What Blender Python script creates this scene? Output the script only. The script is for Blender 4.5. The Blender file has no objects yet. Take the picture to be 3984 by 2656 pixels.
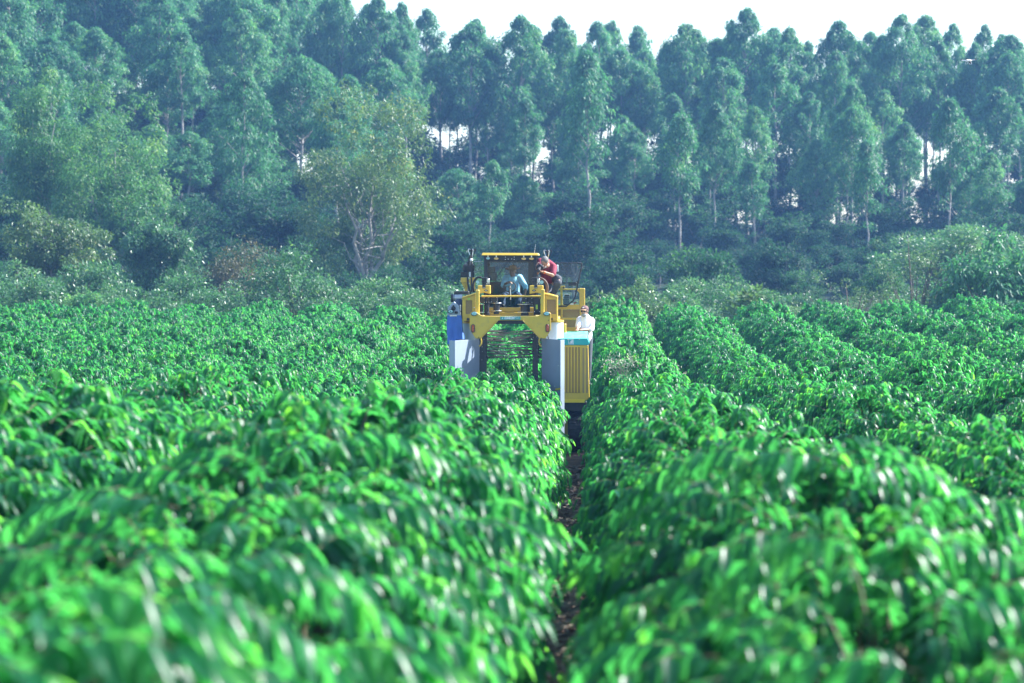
import bpy, bmesh, math, random
import numpy as np
from mathutils import Vector, Matrix, Quaternion

# ------------------------------------------------------------------ camera, sky, sun, exposure
SC = bpy.context.scene
COL = SC.collection
RAD = math.radians
FPX = 3984 * 85 / 36.0            # focal length in photo pixels (85 mm lens, 36 mm sensor)
CX, CY = 1992.0, 1328.0           # picture centre
VPX, VPY = 2270.0, 1016.0         # where the coffee rows would meet
PITCH = math.atan((CY - VPY) / FPX)
PITCH = math.atan(-(VPY - CY) / FPX)
YAW = math.atan((VPX - CX) / FPX * math.cos(PITCH))
CAM = Vector((0.0, 0.0, 4.15))
FOCUS = 52.5
cd = bpy.data.cameras.new('camera')
cam = bpy.data.objects.new('camera', cd)
COL.objects.link(cam)
cam.location = CAM
cam.rotation_euler = (math.pi / 2 - PITCH, 0, YAW)
cd.lens = 85
cd.sensor_width = 36
cd.clip_start = 0.1
cd.clip_end = 5000
cd.dof.use_dof = True
cd.dof.focus_distance = FOCUS
cd.dof.aperture_fstop = 1.9
SC.camera = cam

SUN_AZ, SUN_EL = 72.0, 41.0       # degrees to the right of the row direction, degrees up
sun_dir = Vector((math.sin(RAD(SUN_AZ)) * math.cos(RAD(SUN_EL)), math.cos(RAD(SUN_AZ)) * math.cos(RAD(SUN_EL)), math.sin(RAD(SUN_EL))))
world = bpy.data.worlds.new('World')
SC.world = world
world.use_nodes = True
wn = world.node_tree.nodes
wl = world.node_tree.links
sky = wn.new('ShaderNodeTexSky')
sky.sky_type = 'NISHITA'
sky.sun_disc = False
sky.sun_elevation = RAD(SUN_EL)
sky.sun_rotation = RAD(SUN_AZ)
sky.altitude = 100
sky.air_density = 1.2
sky.dust_density = 1.0
sky.ozone_density = 2.0
bg = wn['Background']
bg.inputs['Strength'].default_value = 0.125
wl.new(sky.outputs['Color'], bg.inputs['Color'])
sl = bpy.data.lights.new('sun', 'SUN')
sl.energy = 5.0
sl.angle = RAD(0.5)
sl.color = (1.0, 0.985, 0.95)
sun = bpy.data.objects.new('sun', sl)
COL.objects.link(sun)
sun.location = (60, 40, 80)
sun.rotation_euler = sun_dir.to_track_quat('Z', 'Y').to_euler()
SC.view_settings.view_transform = 'Standard'
SC.view_settings.look = 'None'
SC.view_settings.gamma = 1
SC.view_settings.use_curve_mapping = False
SC.view_settings.exposure = 1.72
SC.render.engine = 'CYCLES'
SC.cycles.use_denoising = True
SC.cycles.max_bounces = 6
SC.cycles.diffuse_bounces = 2
SC.cycles.glossy_bounces = 2
SC.cycles.transmission_bounces = 4
SC.cycles.transparent_max_bounces = 10
SC.cycles.volume_bounces = 0
SC.cycles.caustics_reflective = False
SC.cycles.caustics_refractive = False
SC.cycles.sample_clamp_indirect = 4

# ------------------------------------------------------------------ pixel -> place
_cp, _sp, _cy, _sy = math.cos(PITCH), math.sin(PITCH), math.cos(YAW), math.sin(YAW)
C_F = Vector((-_sy * _cp, _cy * _cp, -_sp))
C_R = Vector((_cy, _sy, 0))
C_U = C_R.cross(C_F)

def at(px, py, Y):
    """point of the plane y = Y seen at photo pixel (px, py)"""
    d = C_F + C_R * ((px - CX) / FPX) - C_U * ((py - CY) / FPX)
    return CAM + d * ((Y - CAM.y) / d.y)

def pix(p):
    v = Vector(p) - CAM
    z = v.dot(C_F)
    return CX + v.dot(C_R) / z * FPX, CY - v.dot(C_U) / z * FPX

# ------------------------------------------------------------------ object helpers
def props(o, label=None, cat=None, group=None, kind=None):
    if label: o['label'] = label
    if cat: o['category'] = cat
    if group: o['group'] = group
    if kind: o['kind'] = kind
    return o

def link(o, parent=None):
    COL.objects.link(o)
    if parent is not None:
        o.parent = parent
    return o

def empty(name, loc, label=None, cat=None, group=None):
    o = bpy.data.objects.new(name, None)
    o.empty_display_size = 0.3
    o.location = loc
    link(o)
    WPOS[o] = Vector(loc)
    return props(o, label, cat, group)

WPOS = {}

def np_mesh(name, V, T, mats, tint=None, midx=None, smooth=True):
    V = np.asarray(V, dtype=np.float32)
    T = np.asarray(T, dtype=np.int32)
    me = bpy.data.meshes.new(name)
    n, m = len(V), len(T)
    me.vertices.add(n)
    me.vertices.foreach_set('co', V.ravel())
    me.loops.add(m * 3)
    me.loops.foreach_set('vertex_index', T.ravel())
    me.polygons.add(m)
    me.polygons.foreach_set('loop_start', np.arange(0, m * 3, 3, dtype=np.int32))
    me.polygons.foreach_set('loop_total', np.full(m, 3, dtype=np.int32))
    if midx is not None:
        me.polygons.foreach_set('material_index', np.asarray(midx, dtype=np.int32))
    me.polygons.foreach_set('use_smooth', np.full(m, smooth, dtype=bool))
    for mt in mats:
        me.materials.append(mt)
    if tint is not None:
        a = me.attributes.new('tint', 'FLOAT', 'POINT')
        a.data.foreach_set('value', np.asarray(tint, dtype=np.float32))
    me.update(calc_edges=True)
    me.validate()
    return me

def obj(name, me, parent=None, loc=(0, 0, 0)):
    o = bpy.data.objects.new(name, me)
    o.location = loc
    return link(o, parent)

def put(name, bm, mat, parent=None, smooth=False):
    """bmesh in place coordinates -> object whose origin is its own centre"""
    if not bm.verts:
        raise ValueError(name)
    lo = Vector([min(v.co[i] for v in bm.verts) for i in range(3)])
    hi = Vector([max(v.co[i] for v in bm.verts) for i in range(3)])
    c = Vector(((lo.x + hi.x) / 2, (lo.y + hi.y) / 2, lo.z))
    bmesh.ops.translate(bm, verts=bm.verts, vec=-c)
    bmesh.ops.recalc_face_normals(bm, faces=bm.faces)
    me = bpy.data.meshes.new(name)
    bm.to_mesh(me)
    bm.free()
    if smooth:
        for p in me.polygons: p.use_smooth = True
        me.set_sharp_from_angle(angle=RAD(40))
    me.materials.append(mat)
    o = bpy.data.objects.new(name, me)
    o.location = c - (WPOS[parent] if parent is not None else Vector((0, 0, 0)))
    WPOS[o] = c
    return link(o, parent)

def copy_tree(src, loc, rotz=0.0, scale=None):
    r = src.copy()
    COL.objects.link(r)
    r.location = loc
    r.rotation_euler = (0, 0, rotz)
    if scale is not None: r.scale = scale
    for ch in src.children:
        c = ch.copy()
        COL.objects.link(c)
        c.parent = r
        for g in ch.children:
            d = g.copy()
            COL.objects.link(d)
            d.parent = c
    return r

# ------------------------------------------------------------------ shapes (all add to a bmesh)
def NB(): return bmesh.new()

def bevel(bm, w, seg=1):
    if w > 0:
        bmesh.ops.bevel(bm, geom=list(bm.edges), offset=w, segments=seg, profile=0.6, affect='EDGES', clamp_overlap=True)
    return bm

def b_box(lo, hi, w=0.006, bm=None):
    b = bmesh.new()
    bmesh.ops.create_cube(b, size=1.0)
    lo, hi = Vector(lo), Vector(hi)
    for v in b.verts:
        v.co = Vector([lo[i] + (v.co[i] + 0.5) * (hi[i] - lo[i]) for i in range(3)])
    bevel(b, min(w, 0.3 * min(abs(hi[i] - lo[i]) for i in range(3))))
    return merge(bm, b)

def merge(bm, b):
    if bm is None: return b
    me = bpy.data.meshes.new('tmp')
    b.to_mesh(me); b.free()
    bm.from_mesh(me)
    bpy.data.meshes.remove(me)
    return bm

def b_poly(pts, depth, w=0.004, bm=None):
    """a flat outline (list of Vectors) pushed back along +y by depth"""
    b = bmesh.new()
    f = b.faces.new([b.verts.new(p) for p in pts])
    r = bmesh.ops.extrude_face_region(b, geom=[f])
    vs = [v for v in r['geom'] if isinstance(v, bmesh.types.BMVert)]
    bmesh.ops.translate(b, verts=vs, vec=(0, depth, 0))
    bmesh.ops.recalc_face_normals(b, faces=b.faces)
    bevel(b, w)
    return merge(bm, b)

def b_ring(outer, inner, depth, bm=None):
    """a plate with an opening: outer and inner outlines have equally many points"""
    b = bmesh.new()
    n = len(outer)
    fo = [b.verts.new(p) for p in outer]; fi = [b.verts.new(p) for p in inner]
    D = Vector((0, depth, 0))
    bo = [b.verts.new(Vector(p) + D) for p in outer]; bi = [b.verts.new(Vector(p) + D) for p in inner]
    for i in range(n):
        j = (i + 1) % n
        b.faces.new((fo[i], fo[j], fi[j], fi[i]))
        b.faces.new((bo[j], bo[i], bi[i], bi[j]))
        b.faces.new((fo[j], fo[i], bo[i], bo[j]))
        b.faces.new((fi[i], fi[j], bi[j], bi[i]))
    bmesh.ops.recalc_face_normals(b, faces=b.faces)
    return merge(bm, b)

def b_cyl(c, r, h, axis='z', seg=24, r2=None, w=0.0, bm=None):
    b = bmesh.new()
    bmesh.ops.create_cone(b, cap_ends=True, segments=seg, radius1=r, radius2=r if r2 is None else r2, depth=h)
    if axis == 'x': bmesh.ops.rotate(b, verts=b.verts, cent=(0, 0, 0), matrix=Matrix.Rotation(math.pi / 2, 3, 'Y'))
    if axis == 'y': bmesh.ops.rotate(b, verts=b.verts, cent=(0, 0, 0), matrix=Matrix.Rotation(math.pi / 2, 3, 'X'))
    if w > 0:
        es = [e for e in b.edges if any(len(f.verts) > 4 for f in e.link_faces)]
        bmesh.ops.bevel(b, geom=es, offset=w, segments=2, profile=0.6, affect='EDGES')
    bmesh.ops.translate(b, verts=b.verts, vec=Vector(c))
    return merge(bm, b)

def b_lathe(c, prof, seg=28, axis='z', bm=None):
    """prof: list of (radius, height) from bottom to top"""
    b = bmesh.new()
    rings = []
    for r, h in prof:
        rings.append([b.verts.new((r * math.cos(2 * math.pi * k / seg), r * math.sin(2 * math.pi * k / seg), h)) for k in range(seg)])
    for i in range(len(rings) - 1):
        for k in range(seg):
            b.faces.new((rings[i][k], rings[i][(k + 1) % seg], rings[i + 1][(k + 1) % seg], rings[i + 1][k]))
    b.faces.new(list(reversed(rings[0])))
    b.faces.new(rings[-1])
    if axis == 'x': bmesh.ops.rotate(b, verts=b.verts, cent=(0, 0, 0), matrix=Matrix.Rotation(math.pi / 2, 3, 'Y'))
    if axis == 'y': bmesh.ops.rotate(b, verts=b.verts, cent=(0, 0, 0), matrix=Matrix.Rotation(math.pi / 2, 3, 'X'))
    bmesh.ops.translate(b, verts=b.verts, vec=Vector(c))
    return merge(bm, b)

def b_tube(pts, rad, seg=8, bm=None, smooth_pts=0, closed=False):
    pts = [Vector(p) for p in pts]
    if smooth_pts:
        out = []
        n = len(pts)
        for i in range(n - 1):
            p0, p1, p2, p3 = pts[max(i - 1, 0)], pts[i], pts[i + 1], pts[min(i + 2, n - 1)]
            for k in range(smooth_pts):
                t = k / smooth_pts
                out.append(0.5 * ((2 * p1) + (p2 - p0) * t + (2 * p0 - 5 * p1 + 4 * p2 - p3) * t * t + (3 * p1 - p0 - 3 * p2 + p3) * t ** 3))
        out.append(pts[-1])
        pts = out
    rads = rad if isinstance(rad, (list, tuple)) else [rad] * len(pts)
    if len(rads) != len(pts):
        rads = list(np.interp(np.linspace(0, 1, len(pts)), np.linspace(0, 1, len(rads)), rads))
    b = bmesh.new()
    n = len(pts)
    rings = []
    prev = None
    for i, p in enumerate(pts):
        if closed: t = pts[(i + 1) % n] - pts[i - 1]
        else: t = pts[min(i + 1, n - 1)] - pts[max(i - 1, 0)]
        t.normalize()
        if prev is None:
            a = Vector((0, 0, 1)) if abs(t.z) < 0.9 else Vector((1, 0, 0))
            u = t.cross(a).normalized()
        else:
            u = (prev - t * prev.dot(t)).normalized()
        prev = u
        w = t.cross(u)
        rings.append([b.verts.new(p + (u * math.cos(2 * math.pi * k / seg) + w * math.sin(2 * math.pi * k / seg)) * rads[i]) for k in range(seg)])
    for i in range(n if closed else n - 1):
        j = (i + 1) % n
        for k in range(seg):
            b.faces.new((rings[i][k], rings[i][(k + 1) % seg], rings[j][(k + 1) % seg], rings[j][k]))
    if not closed:
        b.faces.new(list(reversed(rings[0])))
        b.faces.new(rings[-1])
    bmesh.ops.recalc_face_normals(b, faces=b.faces)
    return merge(bm, b)

def b_ball(c, r, sub=2, bm=None, rot=None):
    b = bmesh.new()
    bmesh.ops.create_icosphere(b, subdivisions=sub, radius=1.0)
    r = Vector(r) if hasattr(r, '__len__') else Vector((r, r, r))
    for v in b.verts: v.co = Vector((v.co.x * r.x, v.co.y * r.y, v.co.z * r.z))
    if rot is not None: bmesh.ops.rotate(b, verts=b.verts, cent=(0, 0, 0), matrix=rot)
    bmesh.ops.translate(b, verts=b.verts, vec=Vector(c))
    return merge(bm, b)

def ell(c, rx, rz, n=24):
    return [Vector((c.x + rx * math.cos(2 * math.pi * k / n), c.y, c.z + rz * math.sin(2 * math.pi * k / n))) for k in range(n)]

def rrect(x0, x1, z0, z1, Y, r, k=4):
    out = []
    for cx, cz, a0 in ((x1 - r, z1 - r, 0), (x0 + r, z1 - r, 90), (x0 + r, z0 + r, 180), (x1 - r, z0 + r, 270)):
        for i in range(k + 1):
            a = RAD(a0 + 90 * i / k)
            out.append(Vector((cx + r * math.cos(a), Y, cz + r * math.sin(a))))
    return out

# ------------------------------------------------------------------ materials
def new_mat(name):
    m = bpy.data.materials.new(name)
    m.use_nodes = True
    m.node_tree.nodes.clear()
    out = m.node_tree.nodes.new('ShaderNodeOutputMaterial')
    return m, m.node_tree.nodes, m.node_tree.links, out

def solid(name, col, rough=0.5, metal=0.0, var=0.12, scale=6.0, bump=0.0, bscale=40.0, dirt=None, dirt_amt=0.0, spec=0.5, coat=0.0):
    m, N, L, out = new_mat(name)
    p = N.new('ShaderNodeBsdfPrincipled')
    L.new(p.outputs[0], out.inputs['Surface'])
    tc = N.new('ShaderNodeTexCoord')
    nz = N.new('ShaderNodeTexNoise')
    nz.inputs['Scale'].default_value = scale
    nz.inputs['Detail'].default_value = 5
    L.new(tc.outputs['Object'], nz.inputs['Vector'])
    rp = N.new('ShaderNodeValToRGB')
    rp.color_ramp.elements[0].position = 0.3
    rp.color_ramp.elements[1].position = 0.7
    rp.color_ramp.elements[0].color = (*[c * (1 - var) for c in col], 1)
    rp.color_ramp.elements[1].color = (*[min(1, c * (1 + var)) for c in col], 1)
    L.new(nz.outputs['Fac'], rp.inputs['Fac'])
    src = rp.outputs['Color']
    if dirt is not None:
        n2 = N.new('ShaderNodeTexNoise')
        n2.inputs['Scale'].default_value = scale * 2.3
        n2.inputs['Detail'].default_value = 8
        n2.inputs['Roughness'].default_value = 0.7
        L.new(tc.outputs['Object'], n2.inputs['Vector'])
        r2 = N.new('ShaderNodeValToRGB')
        r2.color_ramp.elements[0].position = 0.52
        r2.color_ramp.elements[1].position = 0.72
        r2.color_ramp.elements[0].color = (0, 0, 0, 1)
        r2.color_ramp.elements[1].color = (dirt_amt,) * 3 + (1,)
        L.new(n2.outputs['Fac'], r2.inputs['Fac'])
        mx = N.new('ShaderNodeMix')
        mx.data_type = 'RGBA'
        mx.inputs['B'].default_value = (*dirt, 1)
        L.new(r2.outputs['Color'], mx.inputs['Factor'])
        L.new(src, mx.inputs['A'])
        src = mx.outputs['Result']
    L.new(src, p.inputs['Base Color'])
    mr = N.new('ShaderNodeMapRange')
    mr.inputs['To Min'].default_value = max(0.03, rough - 0.08)
    mr.inputs['To Max'].default_value = min(1.0, rough + 0.1)
    L.new(nz.outputs['Fac'], mr.inputs['Value'])
    L.new(mr.outputs[0], p.inputs['Roughness'])
    p.inputs['Metallic'].default_value = metal
    p.inputs['Specular IOR Level'].default_value = spec
    p.inputs['Coat Weight'].default_value = coat
    if bump > 0:
        n3 = N.new('ShaderNodeTexNoise')
        n3.inputs['Scale'].default_value = bscale
        n3.inputs['Detail'].default_value = 6
        L.new(tc.outputs['Object'], n3.inputs['Vector'])
        bp = N.new('ShaderNodeBump')
        bp.inputs['Strength'].default_value = bump
        bp.inputs['Distance'].default_value = 0.02
        L.new(n3.outputs['Fac'], bp.inputs['Height'])
        L.new(bp.outputs[0], p.inputs['Normal'])
    return m

def leaf_mat(name, c0, c1, c2, trans, trans_mix=0.35, rough=0.35, spec=0.5, obj_var=0.25):
    """c0..c2 along the leaf's own tint, each tree a little different; light shines through"""
    m, N, L, out = new_mat(name)
    p = N.new('ShaderNodeBsdfPrincipled')
    t = N.new('ShaderNodeBsdfTranslucent')
    mix = N.new('ShaderNodeMixShader')
    mix.inputs[0].default_value = trans_mix
    L.new(p.outputs[0], mix.inputs[1]); L.new(t.outputs[0], mix.inputs[2])
    L.new(mix.outputs[0], out.inputs['Surface'])
    a = N.new('ShaderNodeAttribute'); a.attribute_name = 'tint'
    oi = N.new('ShaderNodeObjectInfo')
    mr = N.new('ShaderNodeMapRange')
    mr.inputs['To Min'].default_value = -obj_var / 2; mr.inputs['To Max'].default_value = obj_var / 2
    L.new(oi.outputs['Random'], mr.inputs['Value'])
    ad = N.new('ShaderNodeMath'); ad.operation = 'ADD'
    L.new(a.outputs['Fac'], ad.inputs[0]); L.new(mr.outputs[0], ad.inputs[1])
    rp = N.new('ShaderNodeValToRGB')
    e = rp.color_ramp.elements
    e[0].position = 0.0; e[0].color = (*c0, 1)
    e[1].position = 1.0; e[1].color = (*c2, 1)
    mid = e.new(0.55); mid.color = (*c1, 1)
    L.new(ad.outputs[0], rp.inputs['Fac'])
    L.new(rp.outputs['Color'], p.inputs['Base Color'])
    mm = N.new('ShaderNodeMix'); mm.data_type = 'RGBA'; mm.blend_type = 'MULTIPLY'
    mm.inputs['Factor'].default_value = 1.0
    mm.inputs['B'].default_value = (*trans, 1)
    L.new(rp.outputs['Color'], mm.inputs['A'])
    L.new(mm.outputs['Result'], t.inputs['Color'])
    p.inputs['Roughness'].default_value = rough
    p.inputs['Specular IOR Level'].default_value = spec
    return m

def glass_mat(name, tint=(0.85, 0.95, 0.95), gloss=1.0):
    m, N, L, out = new_mat(name)
    tr = N.new('ShaderNodeBsdfTransparent'); tr.inputs['Color'].default_value = (*tint, 1)
    gl = N.new('ShaderNodeBsdfGlossy'); gl.inputs['Roughness'].default_value = 0.03
    gl.inputs['Color'].default_value = (gloss, gloss, gloss, 1)
    fr = N.new('ShaderNodeFresnel'); fr.inputs['IOR'].default_value = 1.5
    mx = N.new('ShaderNodeMixShader')
    L.new(fr.outputs[0], mx.inputs[0]); L.new(tr.outputs[0], mx.inputs[1]); L.new(gl.outputs[0], mx.inputs[2])
    L.new(mx.outputs[0], out.inputs['Surface'])
    return m

def perforated_mat(name, col, hole=0.45, scale=120.0):
    """sheet metal punched full of small round holes"""
    m, N, L, out = new_mat(name)
    p = N.new('ShaderNodeBsdfPrincipled')
    p.inputs['Base Color'].default_value = (*col, 1); p.inputs['Roughness'].default_value = 0.5
    tr = N.new('ShaderNodeBsdfTransparent')
    tc = N.new('ShaderNodeTexCoord')
    vo = N.new('ShaderNodeTexVoronoi'); vo.inputs['Scale'].default_value = scale
    vo.inputs['Randomness'].default_value = 0.125
    L.new(tc.outputs['Object'], vo.inputs['Vector'])
    lt = N.new('ShaderNodeMath'); lt.operation = 'LESS_THAN'; lt.inputs[1].default_value = hole
    L.new(vo.outputs['Distance'], lt.inputs[0])
    mx = N.new('ShaderNodeMixShader')
    L.new(lt.outputs[0], mx.inputs[0]); L.new(p.outputs[0], mx.inputs[1]); L.new(tr.outputs[0], mx.inputs[2])
    L.new(mx.outputs[0], out.inputs['Surface'])
    return m
# ------------------------------------------------------------------ the lie of the land
_PY = np.array([-60, 0, 7, 10, 15, 21, 30, 40, 52, 65, 80, 97, 112, 140, 175, 200, 225, 250, 275, 320, 420, 800])
_PZ = np.array([0.95, 0.95, 1.04, 1.13, 1.21, 1.02, 0.67, 0.25, 0.0, -0.05, 0.2, 0.62, 0.8, 1.0, 1.8, 3.2, 5.6, 7.6, 8.0, 4.5, -8.0, -10.0])

def ss(a, b, x):
    t = np.clip((x - a) / (b - a), 0, 1)
    return t * t * (3 - 2 * t)

def land(x, y):
    x = np.asarray(x, float); y = np.asarray(y, float)
    z = np.zeros_like(y + x)
    for k, w in ((-3, .1), (-1.5, .2), (0, .4), (1.5, .2), (3, .1)):
        z = z + w * np.interp(y + k, _PY, _PZ)
    z = z + 8.0 * ss(-2, -48, x) * ss(150, 240, y) * (1 - ss(300, 420, y))
    z = z - 0.075 * np.clip(x + 1.58, -1.5, 6) * (1 - ss(18, 42, y))
    far = ss(100, 130, y)
    z = z + far * (0.35 * np.sin(x * 0.21 + y * 0.13) + 0.25 * np.sin(x * 0.37 - y * 0.29))
    return z

def gz(x, y): return float(land(x, y))

M_soil = solid('soil', (0.085, 0.052, 0.042), 0.9, var=0.45, scale=1.3, bump=0.6, bscale=9.0, dirt=(0.16, 0.12, 0.085), dirt_amt=0.7, spec=0.2)
nt = M_soil.node_tree
_p = [x for x in nt.nodes if x.type == 'BSDF_PRINCIPLED'][0]
_src = _p.inputs['Base Color'].links[0].from_socket
_geo = nt.nodes.new('ShaderNodeNewGeometry'); _sep = nt.nodes.new('ShaderNodeSeparateXYZ')
nt.links.new(_geo.outputs['Position'], _sep.inputs[0])
_mr = nt.nodes.new('ShaderNodeMapRange'); _mr.inputs['From Min'].default_value = 99; _mr.inputs['From Max'].default_value = 112
nt.links.new(_sep.outputs['Y'], _mr.inputs['Value'])
_mx = nt.nodes.new('ShaderNodeMix'); _mx.data_type = 'RGBA'; _mx.inputs['B'].default_value = (0.022, 0.042, 0.020, 1)   # mossy forest floor past the field
nt.links.new(_mr.outputs[0], _mx.inputs['Factor']); nt.links.new(_src, _mx.inputs['A']); nt.links.new(_mx.outputs['Result'], _p.inputs['Base Color'])
xs = np.concatenate([np.linspace(-500, -60, 23), np.linspace(-56, -8, 25), np.linspace(-7, 5, 49), np.linspace(6, 54, 25), np.linspace(60, 500, 23)])
ys = np.concatenate([np.linspace(-60, 2, 9), np.linspace(2.5, 60, 140), np.linspace(61, 130, 50), np.linspace(133, 330, 60), np.linspace(340, 800, 24)])
GX, GY = np.meshgrid(xs, ys)
GZ = land(GX, GY)
near = (GY > 2) & (GY < 100) & (np.abs(GX) < 20)
rg = np.random.default_rng(3)
GZ = GZ + near * (0.05 * np.cos((GX + 0.18) * 2 * np.pi / 2.8 + np.pi) + rg.normal(0, 0.008, GX.shape))
V = np.stack([GX, GY, GZ], -1).reshape(-1, 3)
nx, ny = len(xs), len(ys)
ii = (np.arange(ny - 1)[:, None] * nx + np.arange(nx - 1)[None, :]).ravel()
T = np.concatenate([np.stack([ii, ii + 1, ii + nx + 1], 1), np.stack([ii, ii + nx + 1, ii + nx], 1)])
ground = obj('ground', np_mesh('ground', V, T, [M_soil]))
props(ground, kind='structure')

# ------------------------------------------------------------------ leaf builders
def unit(a): return a / np.maximum(np.linalg.norm(a, axis=-1, keepdims=True), 1e-9)

LEAF_T = np.array([(0, 2, 1), (0, 3, 2), (1, 2, 5), (1, 5, 4), (2, 3, 6), (2, 6, 5), (4, 5, 7), (5, 6, 7)])

def leaf8(base, d, n, Ln, W, droop, fold=0.45):
    """curved, folded leaves: 8 points, 8 triangles each"""
    d = unit(d); s = unit(np.cross(d, n)); n = unit(np.cross(s, d))
    down = np.array([0, 0, -1.0])
    def c(t): return base + d * (Ln * t)[:, None] + down * (Ln * droop * t * t)[:, None]
    o = np.empty((len(base), 8, 3))
    one = np.ones(len(base))
    o[:, 0] = base
    for k, (t, w) in enumerate(((0.34, 0.5), (0.72, 0.4))):
        m = c(one * t)
        o[:, 2 + 3 * k] = m
        o[:, 1 + 3 * k] = m - s * (W * w)[:, None] + n * (W * w * fold)[:, None]
        o[:, 3 + 3 * k] = m + s * (W * w)[:, None] + n * (W * w * fold)[:, None]
    o[:, 7] = c(one)
    T = (np.arange(len(base)) * 8)[:, None, None] + LEAF_T[None]
    return o.reshape(-1, 3), T.reshape(-1, 3)

def leaf4(base, d, n, Ln, W):
    """small far-off leaves: 4 points, 2 triangles each"""
    d = unit(d); s = unit(np.cross(d, n)); n = np.cross(s, d)
    o = np.empty((len(base), 4, 3))
    o[:, 0] = base
    m = base + d * (Ln * 0.45)[:, None]
    o[:, 1] = m - s * (W * .5)[:, None] + n * (W * .15)[:, None]
    o[:, 2] = base + d * Ln[:, None]
    o[:, 3] = m + s * (W * .5)[:, None] + n * (W * .15)[:, None]
    T = (np.arange(len(base)) * 4)[:, None, None] + np.array([(0, 1, 2), (0, 2, 3)])[None]
    return o.reshape(-1, 3), T.reshape(-1, 3)

def tube_np(P, Rr, seg=5):
    """tapered tube through P: verts, tris"""
    P = np.asarray(P, float); n = len(P)
    t = unit(np.gradient(P, axis=0))
    ref = np.array([1.0, 0.13, 0.07])
    u = unit(np.cross(t, ref)); w = np.cross(t, u)
    a = np.arange(seg) * 2 * np.pi / seg
    V = P[:, None] + np.asarray(Rr)[:, None, None] * (u[:, None] * np.cos(a)[None, :, None] + w[:, None] * np.sin(a)[None, :, None])
    V = V.reshape(-1, 3)
    T = []
    for i in range(n - 1):
        for k in range(seg):
            a0, a1 = i * seg + k, i * seg + (k + 1) % seg
            T += [(a0, a1, a1 + seg), (a0, a1 + seg, a0 + seg)]
    return V, np.array(T)

class Bag:
    def __init__(s): s.V, s.T, s.c, s.m, s.n = [], [], [], [], 0
    def add(s, V, T, tint=0.5, mi=0):
        s.V.append(V); s.T.append(np.asarray(T) + s.n); s.n += len(V)
        s.c.append(np.broadcast_to(np.asarray(tint, float), (len(V),)))
        s.m.append(np.full(len(T), mi))
    def mesh(s, name, mats, smooth=True):
        return np_mesh(name, np.concatenate(s.V), np.concatenate(s.T), mats, np.concatenate(s.c), np.concatenate(s.m), smooth)

# ------------------------------------------------------------------ coffee
M_coffee = leaf_mat('coffee_leaf', (0.009, 0.058, 0.034), (0.017, 0.108, 0.054), (0.075, 0.215, 0.045), (5.0, 5.2, 1.8), 0.45, 0.30, 0.17, 0.20)
M_twig = solid('coffee_twig', (0.10, 0.085, 0.05), 0.8, var=0.3, scale=9)

def spray(rng, base, d, length, droop, bag, npair, leafL, stem=True):
    """one plagiotropic branch: an arching twig with hanging leaf pairs"""
    d = d / np.linalg.norm(d)
    side = np.cross(d, [0, 0, 1.0]); side /= max(np.linalg.norm(side), 1e-6)
    t = np.linspace(0.12, 1.0, npair)
    P = base + d * (length * t)[:, None] + np.array([0, 0, -1.0]) * (length * droop * t * t)[:, None]
    tan = unit(d + np.array([0, 0, -2.0]) * (droop * t)[:, None])
    B, D, Nn, LL, WW, DR = [], [], [], [], [], []
    sz = leafL * (1.0 - 0.35 * np.abs(t - 0.45))
    for sg in (-1, 1):
        jit = rng.normal(0, 0.27, (npair, 3))
        dd = tan * 0.55 + side * sg * 0.75 + np.array([0, 0, -0.40]) + jit
        B.append(P); D.append(dd)
        Nn.append(np.array([0, 0, 1.0]) + rng.normal(0, 0.25, (npair, 3)))
        LL.append(sz * rng.uniform(0.8, 1.15, npair)); WW.append(sz * rng.uniform(0.40, 0.52, npair))
        DR.append(rng.uniform(0.35, 1.05, npair))
    v, f = leaf8(np.concatenate(B), np.concatenate(D), np.concatenate(Nn), np.concatenate(LL), np.concatenate(WW), np.concatenate(DR))
    tt = np.tile(np.clip(0.36 + 0.16 * (t > 0.82) + rng.normal(0, 0.12, npair) + rng.normal(0, 0.08), 0.02, 0.98), 2)
    if rng.random() < 0.05: tt[-1] = tt[npair - 1] = 0.95
    bag.add(v, f, np.repeat(tt, 8), 0)
    if stem:
        tp = np.linspace(0, 1, 4)
        PP = base + d * (length * tp)[:, None] + np.array([0, 0, -1.0]) * (length * droop * tp * tp)[:, None]
        v, f = tube_np(PP, np.linspace(0.006, 0.002, 4), 3)
        bag.add(v, f, 0.5, 1)

HALF, TOP, MID = 1.10, 1.88, 0.84

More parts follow.
